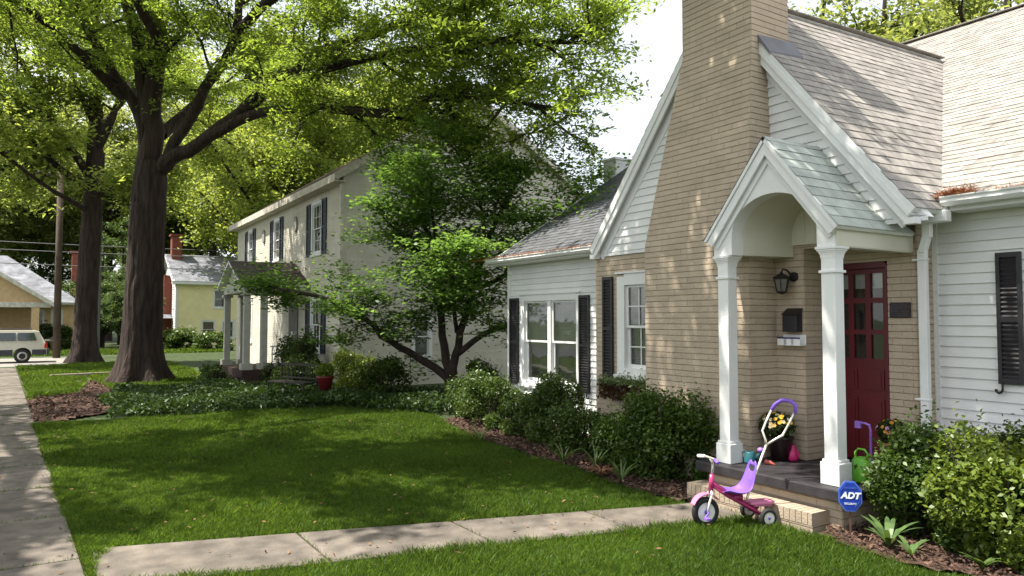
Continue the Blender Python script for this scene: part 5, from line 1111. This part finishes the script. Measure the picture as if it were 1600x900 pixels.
# black bench, red pot on stand, stone edging
bn = root('garden_bench', (-17.2, 4.9, 0), 'black iron garden bench half hidden by shrubs behind the ivy bed', 'bench')
m = MB()
for sx in (-.6, .6):
    for yy, z in ((-.2, .42), (.2, .85)): m2 = MB(); m2.tube([(sx, yy, 0), (sx, yy, z)], .022, 6); build('leg', m2, DARKM, bn, local=True)
for i in range(4): m.box(-.62, .62, -.2 + i * .11, -.12 + i * .11, .42, .445)
build('seat', m, DARKM, bn, local=True); m = MB(); m.box(-.62, .62, .19, .22, .8, .85); m.box(-.62, .62, .19, .22, .5, .53)
for i in range(9): m.beam((-.5 + i * .125, .205, .53), (-.5 + i * .125, .205, .8), .015, .015, (0, 1, 0))
build('backrest', m, DARKM, bn, local=True); bn.rotation_euler = (0, 0, R(25))
rp_ = root('planter', (-15.9, 5.25, 0), 'dark red planter on an iron stand beside the dogwood limb', 'planter')
m = MB(); m.lathe([(0, .34), (.12, .34), (.17, .58), (.19, .6), (.19, .64), (.16, .64), (.15, .58), (0, .58)], (-15.9, 5.25, 0), 16); build('pot', m, mat('oxblood_pot', (0.12, .012, .012), .5), rp_, smooth=True)
m = MB(); [m.tube([(-15.9 + .13 * math.cos(t), 5.25 + .13 * math.sin(t), 0), (-15.9 + .10 * math.cos(t), 5.25 + .10 * math.sin(t), .345)], .012, 5) for t in (0, 2.1, 4.2)]; build('stand', m, DARKM, rp_)
n = 500; d = rng.normal(size=(n, 3)); d /= np.linalg.norm(d, axis=1)[:, None]; quads('foliage', leaves(np.array([-15.9, 5.25, .76]) + d * np.array([.24, .24, .16]) * rng.uniform(.5, 1, (n, 1)), .08, .05, .2), BRT, rng.random(n), rp_, ORG[rp_.name])
def stones(name, pts, label):
    m = MB()
    for i, (x, y) in enumerate(pts):
        r_ = rng.uniform(.07, .13); m.lathe([(r_ * .7, 0), (r_, r_ * .35), (r_ * .7, r_ * .75), (.02, r_ * .85)], (x, y, 0), 7)
        build(name, m, mat('field_stone', (0.09, .075, .065), .9, .3, 6, .6, 20), label=label % ('nearest the pavement', 'second from the pavement', 'middle one', 'fourth from the pavement', 'nearest the big oak')[i], cat='stone', group='rocks edging the bed before the big oak'); m = MB()
stones('edging_stone', [(-21.2, -.1), (-22.1, .15), (-22.9, .45), (-23.8, .65), (-25.0, .9)], 'grey stone edging the oak bed, %s')
m = MB(); m.beam((-27.5, .2, .07), (-27.9, 1.9, .07), .16, .14); build('timber_edging', m, mat('old_timber', (0.3, .25, .2), .9, .2), label='weathered timber border left of the big oak trunk', cat='border')

# ------------------------------------------------------------------ yellow house
yh = root('yellow_house', (-62, 13, 0), 'pale yellow two-storey house with red brick chimney and grey roof', 'house')
YL = mat('pale_yellow_siding', (0.9, .80, .47), .6, .05, 2); YW = mat('white_gable_siding', (.72, .72, .70), .6, .04); GRS = mat('blue_grey_shingle', (0.22, .23, .26), .9, .25, 2.0, rnd=.15, stain=.3)
yx, ya, yb2, ze, zp = -57.9, 8.0, 17.0, 4.75, 6.95
b = MB(); wo = [(10.55, 11.45, 2.75, 4.15), (9.75, 10.75, .5, 1.85), (11.15, 12.1, .5, 1.85)]
for (a, c_, z0, z1) in rects(ya, yb2, 0, ze, wo): courses(b, [(a, z0), (c_, z0), (c_, z1), (a, z1)], *RX(yx), .18, None, .02, .002, v0=0)
wl = build('siding_wall', b, YL, yh); k = MB()
for (a, c_, z0, z1) in rects(ya, yb2, 0, ze, wo): k.box(yx - .2, yx - .001, a, c_, z0, z1)
k.box(-65.9, yx, yb2 - .1, yb2, 0, ze); k.box(-65.9, -65.8, ya, yb2, 0, ze); k.box(-60, -59.9, ya + .5, yb2, 0, ze); build('wall_core', k, YL, wl)
b = MB(); courses(b, [(-65.9, 0), (yx, 0), (yx, ze), (-61.9, zp - .1), (-65.9, ze)], *wallN(ya), .18, None, .02, .002, v0=0); b.prism([(-65.9, 0), (yx, 0), (yx, ze), (-61.9, zp - .1), (-65.9, ze)], (0, ya + .001, 0), (1, 0, 0), (0, 0, 1), (0, 1, 0), .15); build('gable_wall', b, YW, yh)
for (a, c_, z0, z1) in wo: window(yh, (yx, a, z0), (0, 1, 0), (1, 0, 0), c_ - a, z1 - z0, trim=.12, blind=None)
window(yh, (-59.3, ya, 2.75), (1, 0, 0), (0, -1, 0), .7, 1.5, trim=.1, deep=False)
for sgn in (1, -1):
    xe = yx + .35 if sgn > 0 else -66.25
    B_ = slope_basis((xe, ya - .3, ze - .05), (xe, yb2, ze - .05), (-61.9, ya - .3, zp)) if sgn > 0 else slope_basis((xe, yb2, ze - .05), (xe, ya - .3, ze - .05), (-61.9, ya, zp))
    roof_part('roof', [(xe, ya - .3, ze - .05), (xe, yb2 + .3, ze - .05), (-61.9, yb2 + .3, zp), (-61.9, ya - .3, zp)], B_, GRS, yh, .15, .8, .25)
RBK = mat('red_brick', (0.25, .075, .05), .85, .2, 6, rnd=.15)
m = MB(); m.box(-61.2, -59.8, ya - .55, ya - .03, 0, 5.2); m.box(-61.9, -61.0, ya + .1, ya + .8, 6.2, 8.3); m.box(-62.0, -60.9, ya + .0, ya + .9, 8.3, 8.45); build('chimney', m, RBK, yh)
m = MB(); m.prism([(-66, 2.0), (-58.9, 2.0), (-59.3, 2.25), (-65.5, 2.7)], (0, ya - 2.2, 0), (1, 0, 0), (0, 0, 1), (0, 1, 0), 2.1); build('porch_roof', m, GRS, yh)
m = MB(); m.box(-66, -58.9, ya - 2.25, ya - 2.15, 1.8, 2.0); m.box(-59.1, -58.95, ya - 2.2, ya - 2.05, 0, 1.8); m.box(-65.9, -65.75, ya - 2.2, ya - 2.05, 0, 1.8); build('porch_frame', m, WHITE, yh)
m = MB(); m.box(yx + .005, yx + .06, ya - .02, ya + .14, 0, ze); m.box(yx + .02, yx + .36, ya - .3, yb2, ze - .28, ze - .12); build('trim', m, WHITE, yh)
for i, (px, D, r_, lb) in enumerate(((290, 46, 1.5, 'rounded green shrub below the twin windows of the yellow house'), (335, 45, 1.4, 'green shrub at the right of the yellow house windows'), (262, 48, 1.3, 'shrub below the small porch of the yellow house'))):
    p = PP(px, D); shrub('shrub', (p[0], p[1], 0), (r_, r_, 1.05), 3000, AZA, lb, .2, .12, 9, stems=False)

# ------------------------------------------------------------------ tan bungalow
tb = root('bungalow', (-54, -3, 0), 'tan bungalow with a wide front gable porch and mottled grey roof', 'house')
TAN = mat('tan_siding', (0.66, .46, .26), .7, .08); TW = mat('bungalow_trim', (.66, .64, .56), .6)
bx = -53.4; y0_, y1_ = -14, 1.55
b = MB(); wo = [(-.55, -.0, .6, 2.5), (.35, .95, .6, 2.5)]
for (a, c_, z0, z1) in rects(y0_, y1_, 0, 3.0, wo): courses(b, [(a, z0), (c_, z0), (c_, z1), (a, z1)], *RX(bx), .2, None, .02, .002, v0=0)
for (a, c_, z0, z1) in rects(y0_, y1_, 0, 3.0, wo): b.box(bx - .2, bx - .001, a, c_, z0, z1)
b.box(-63, bx - .21, y1_ - .15, y1_, 0, 3.0); b.box(-63, -62.8, y0_, y1_, 0, 3); b.box(-63, bx - .2, y0_, y0_ + .1, 0, 3); b.box(-55.4, -55.3, y0_, y1_, 0, 3); build('wall', b, TAN, tb)
for (a, c_, z0, z1) in wo: window(tb, (bx, a, z0), (0, 1, 0), (1, 0, 0), c_ - a, z1 - z0, trim=.1, blind=None)
Bt = slope_basis((bx + .4, -14, 2.95), (bx + .4, 2.0, 2.95), (-60, -5, 6.4))
roof_part('main_roof', [(bx + .4, -14, 2.95), (bx + .4, 1.95, 2.95), (-59.6, -2.2, 6.05), (-59.6, -14, 6.05)], Bt, GRS, tb, .15, .8, .25, .03)
Bt2 = slope_basis((bx + .4, 1.95, 2.95), (-65, 1.95, 2.95), (-59.6, -2.2, 6.05)); roof_part('main_roof', [(bx + .4, 1.95, 2.95), (-65.5, 1.95, 2.95), (-59.6, -2.2, 6.05)], Bt2, GRS, tb, .15, .8, .25, .03)
Bt3 = slope_basis((-65.5, 1.95, 2.95), (-65.5, -14, 2.95), (-59.6, -2.2, 6.05)); roof_part('main_roof', [(-65.5, 1.95, 2.95), (-65.5, -14, 2.95), (-59.6, -14, 6.05), (-59.6, -2.2, 6.05)], Bt3, GRS, tb, .15, .8, .25, .03)
# front gable
gx = -50.6; gyR = .5; gap = -4.6; gs = .66
for sgn in (1, -1):
    ye = gyR if sgn > 0 else 2 * gap - gyR; zt_ = 2.8 + gs * (gyR - gap)
    B_ = slope_basis((-57, ye, 2.8), (gx + .35, ye, 2.8), (gx, gap, zt_)) if sgn > 0 else slope_basis((gx + .35, ye, 2.8), (-57, ye, 2.8), (gx, gap, zt_))
    roof_part('gable_roof', [(-57.5, ye, 2.8), (gx + .35, ye, 2.8), (gx + .35, gap, zt_), (-57.5, gap, zt_)], B_, GRS, tb, .12, .8, .25, .03)
    m = MB(); m.beam((gx + .36, ye, 2.72), (gx + .36, gap, zt_ - .08), .04, .22); build('rake_board', m, TW, tb)
m = MB(); m.prism([(gyR - .3, 2.9), (gap, zt_ - .2), (2 * gap - gyR + .3, 2.9)], (gx, 0, 0), (0, 1, 0), (0, 0, 1), (-1, 0, 0), .15); build('gable_wall', m, TAN, tb)
m = MB(); m.box(gx - .2, gx + .05, 2 * gap - gyR + .2, gyR - .2, 2.6, 2.9); m.box(gx - .1, gx + .0, 2 * gap - gyR + .2, gyR - .2, .65, .75); build('porch_beam', m, TW, tb)
for yy in (-.25, -4.6, -9.2): m = MB(); m.box(gx - .35, gx + .02, yy - .4, yy, 0, 2.6); build('porch_post', m, TAN, tb)
m = MB(); m.box(-53, gx, 2 * gap - gyR + .3, gyR - .3, 0, .35); build('porch_floor', m, CONC, tb)
m = MB(); m.box(-60.9, -60.1, 1.55, 2.3, 0, 6.6); m.box(-61, -60.0, 1.45, 2.4, 6.6, 6.75); build('chimney', m, RBK, tb)
for i, (px, D, r_, h_, lb) in enumerate(((65, 45, 1.1, 1.5, 'dark green shrub behind the wagon by the bungalow'), (108, 46, 1.2, 1.7, 'green shrub right of the utility pole before the bungalow'), (25, 46, 1.3, 1.2, 'shrub under the bungalow porch rail'), (10, 48.0, 1.6, 3.4, 'tall dark vine mass on the bungalow porch'))):
    p = PP(px, D); shrub('shrub', (p[0], p[1], 0 if i < 3 else 1.4), (r_, r_, h_ if i < 3 else 1.3), 3500, BGD if i in (0, 3) else AZA, lb, .18, .1, 9, stems=False)

# ------------------------------------------------------------------ station wagon (local: x to its right side facing us, y toward the tail)
wg = root('station_wagon', (-39.0, .12, 0.0), 'pale cream station wagon with dark lower cladding parked on the side street', 'car')
WC = mat('wagon_paint', (0.55, .53, .45), .3, .04, spec=.6); WD = mat('wagon_cladding', (0.035, .035, .05), .5); WG = mat('wagon_glass', (0.02, .03, .03), .05, .1, spec=.9)
prof = [(0, .38), (0, .75), (-.08, .98), (-.10, 1.02), (-.32, 1.44), (-.5, 1.50), (-2.9, 1.50), (-3.15, 1.45), (-3.75, 1.02), (-4.65, .92), (-4.85, .7), (-4.85, .38), (-4.45, .38)]
arch_f = [(-3.95 + .36 * math.cos(t), .38 + .34 * math.sin(t)) for t in [math.pi - i * math.pi / 8 for i in range(1, 8)]]
arch_r = [(-.95 + .36 * math.cos(t), .38 + .34 * math.sin(t)) for t in [math.pi - i * math.pi / 8 for i in range(1, 8)]]
low = [(-4.85, .38)] + [(-4.31, .38)] + arch_f + [(-3.59, .38), (-1.31, .38)] + arch_r + [(-.59, .38), (0, .38)]
def carbody():
    m = MB(); full = low + prof[1:11]; W = .86; n = len(full)
    def half(z): return W if z < .98 else W - (z - .98) * .34
    for sx in (1, -1):
        pass
    vs = [(half(z) , y, z) for y, z in full] + [(-half(z), y, z) for y, z in full]
    m.add(vs, [tuple(range(n)), tuple(range(2 * n - 1, n - 1, -1))] + [(i, n + i, n + (i + 1) % n, (i + 1) % n) for i in range(n)]); return m
m = carbody(); build('body', m, WC, wg, local=True)
m = MB()
for sx in (1, -1):
    for (ya_, yb_) in ((-.40, -1.15), (-1.22, -2.1), (-2.17, -3.02)):
        z0, z1 = 1.04, 1.40; f = lambda z: sx * (.86 - (z - .98) * .34 + .006)
        sl = .12 if ya_ == -.40 else 0; sl2 = .35 if yb_ == -3.02 else 0
        m.add([(f(z0), ya_, z0), (f(z0), yb_ - sl2, z0), (f(z1), yb_ + .0, z1), (f(z1), ya_ - sl, z1)], [(0, 1, 2, 3)])
m.add([(-.72, -.095, 1.05), (.72, -.095, 1.05), (.64, -.30, 1.42), (-.64, -.30, 1.42)], [(0, 1, 2, 3)]); build('window', m, WG, wg, local=True)
m = MB()
for sx in (1, -1): m.box(*sorted((sx * .862, sx * .878)), -3.58, -1.32, .36, .62); m.box(*sorted((sx * .862, sx * .878)), -.58, -.02, .38, .62); m.box(*sorted((sx * .862, sx * .878)), -4.8, -4.33, .38, .62)
m.box(-.86, .86, .001, .09, .36, .62); build('cladding', m, WD, wg, local=True)
for (y, sx) in ((-.95, 1), (-.95, -1), (-3.95, 1), (-3.95, -1)):
    m = MB(); x = sx * .76; m.lathe([(.2, -.1), (.30, -.1), (.325, -.06), (.325, .06), (.30, .1), (.2, .1)], (x, y, .325), 24, 0); wh = build('wheel', m, RUB, wg, local=True, smooth=True)
    m = MB(); m.lathe([(0, -.09), (.2, -.105), (.205, -.08), (.205, .08), (.2, .105), (0, .09)], (x, y, .325), 18, 0); build('rim', m, mat('alloy', (.5, .48, .45), .4, metal=.4), wh, local=True, smooth=True)
for sx in (1, -1):
    m = MB(); m.box(*sorted((sx * .70, sx * .868)), -.10, .012, .68, .90); build('taillight', m, mat('red_lens', (.45, .015, .01), .2), wg, local=True)
    m = MB(); m.tube([(sx * .58, -.6, 1.53), (sx * .58, -.65, 1.57), (sx * .58, -2.8, 1.57), (sx * .58, -2.85, 1.52)], .018, 6); build('roof_rail', m, WD, wg, local=True)

wg.scale = (.94, .94, .94)
# ------------------------------------------------------------------ utility pole and wires
up = root('utility_pole', (-42.45, .54, 0), 'brown wooden utility pole rising in front of the bungalow', 'pole')
m = MB(); m.tube([(-42.45, .54, 0), (-42.1, .51, 9.5)], [.17, .13], 12); build('post', m, mat('pole_wood', (0.085, .062, .048), .9, .2, 3, .4, 20), up, smooth=True)
m = MB(); m.beam((-41.7, -.5, 8.9), (-42.5, 1.5, 8.9), .1, .12); build('crossarm', m, mat('pole_wood', (0.085, .062, .048), .9, .2, 3, .4, 20), up)
m = MB(); [m.lathe([(.03, 0), (.05, .05), (.03, .12), (0, .13)], (-41.75 - .2 * i, -.4 + .45 * i, 8.96), 8) for i in range(4)]; build('insulator', m, mat('grey_ceramic', (.3, .3, .32), .3), up)
m = MB(); m.tube([(-49, 2.6, 0), (-48.9, 2.6, 10)], [.16, .12], 10); build('utility_pole', m, mat('grey_pole', (0.15, .15, .16), .9, .1), label='grey pole partly hidden behind the second oak', cat='pole')
for i, (z, y2, lb) in enumerate(((5.6, 16, 'uppermost'), (5.25, 15, 'middle'), (4.6, 17, 'lowest'))):
    pts = [(-42.3 - .3 * i, -14 + t * (y2 + 14) / 12, z + .25 * ((t - 6) / 6) ** 2) for t in range(13)]
    m = MB(); m.tube(pts, .022, 5); build('overhead_wire', m, mat('wire', (.12, .12, .13), .6), label=lb + ' thin cable crossing behind the oak trunks', cat='wire', group='cables on the utility pole')

# ------------------------------------------------------------------ pine straw caught in the gutters
def straw(c, r, n, name, label):
    C = np.array(c) + rng.normal(size=(n, 3)) * np.array(r) * .5; C[:, 2] = c[2] + np.abs(C[:, 2] - c[2]); P = leaves(C, .07, .006, .1); quads(name, P, mat('pine_straw', (.42, .17, .07), .9, .2, rnd=.4), rng.random(n), org=tuple(c), kind='stuff', label=label, cat='pine straw')
straw((-3.50, 7.14, 3.03), (.16, .06, .06), 1400, 'pine_straw', 'heap of orange pine straw at the end of the right gutter')
straw((-2.4, 7.14, 3.02), (1.6, .05, .025), 2400, 'pine_straw', 'line of rusty pine straw along the right-hand gutter')
straw((-10.2, 7.12, 3.01), (2.4, .06, .03), 2600, 'pine_straw', 'scattered brown leaves in the gutter of the left wing')
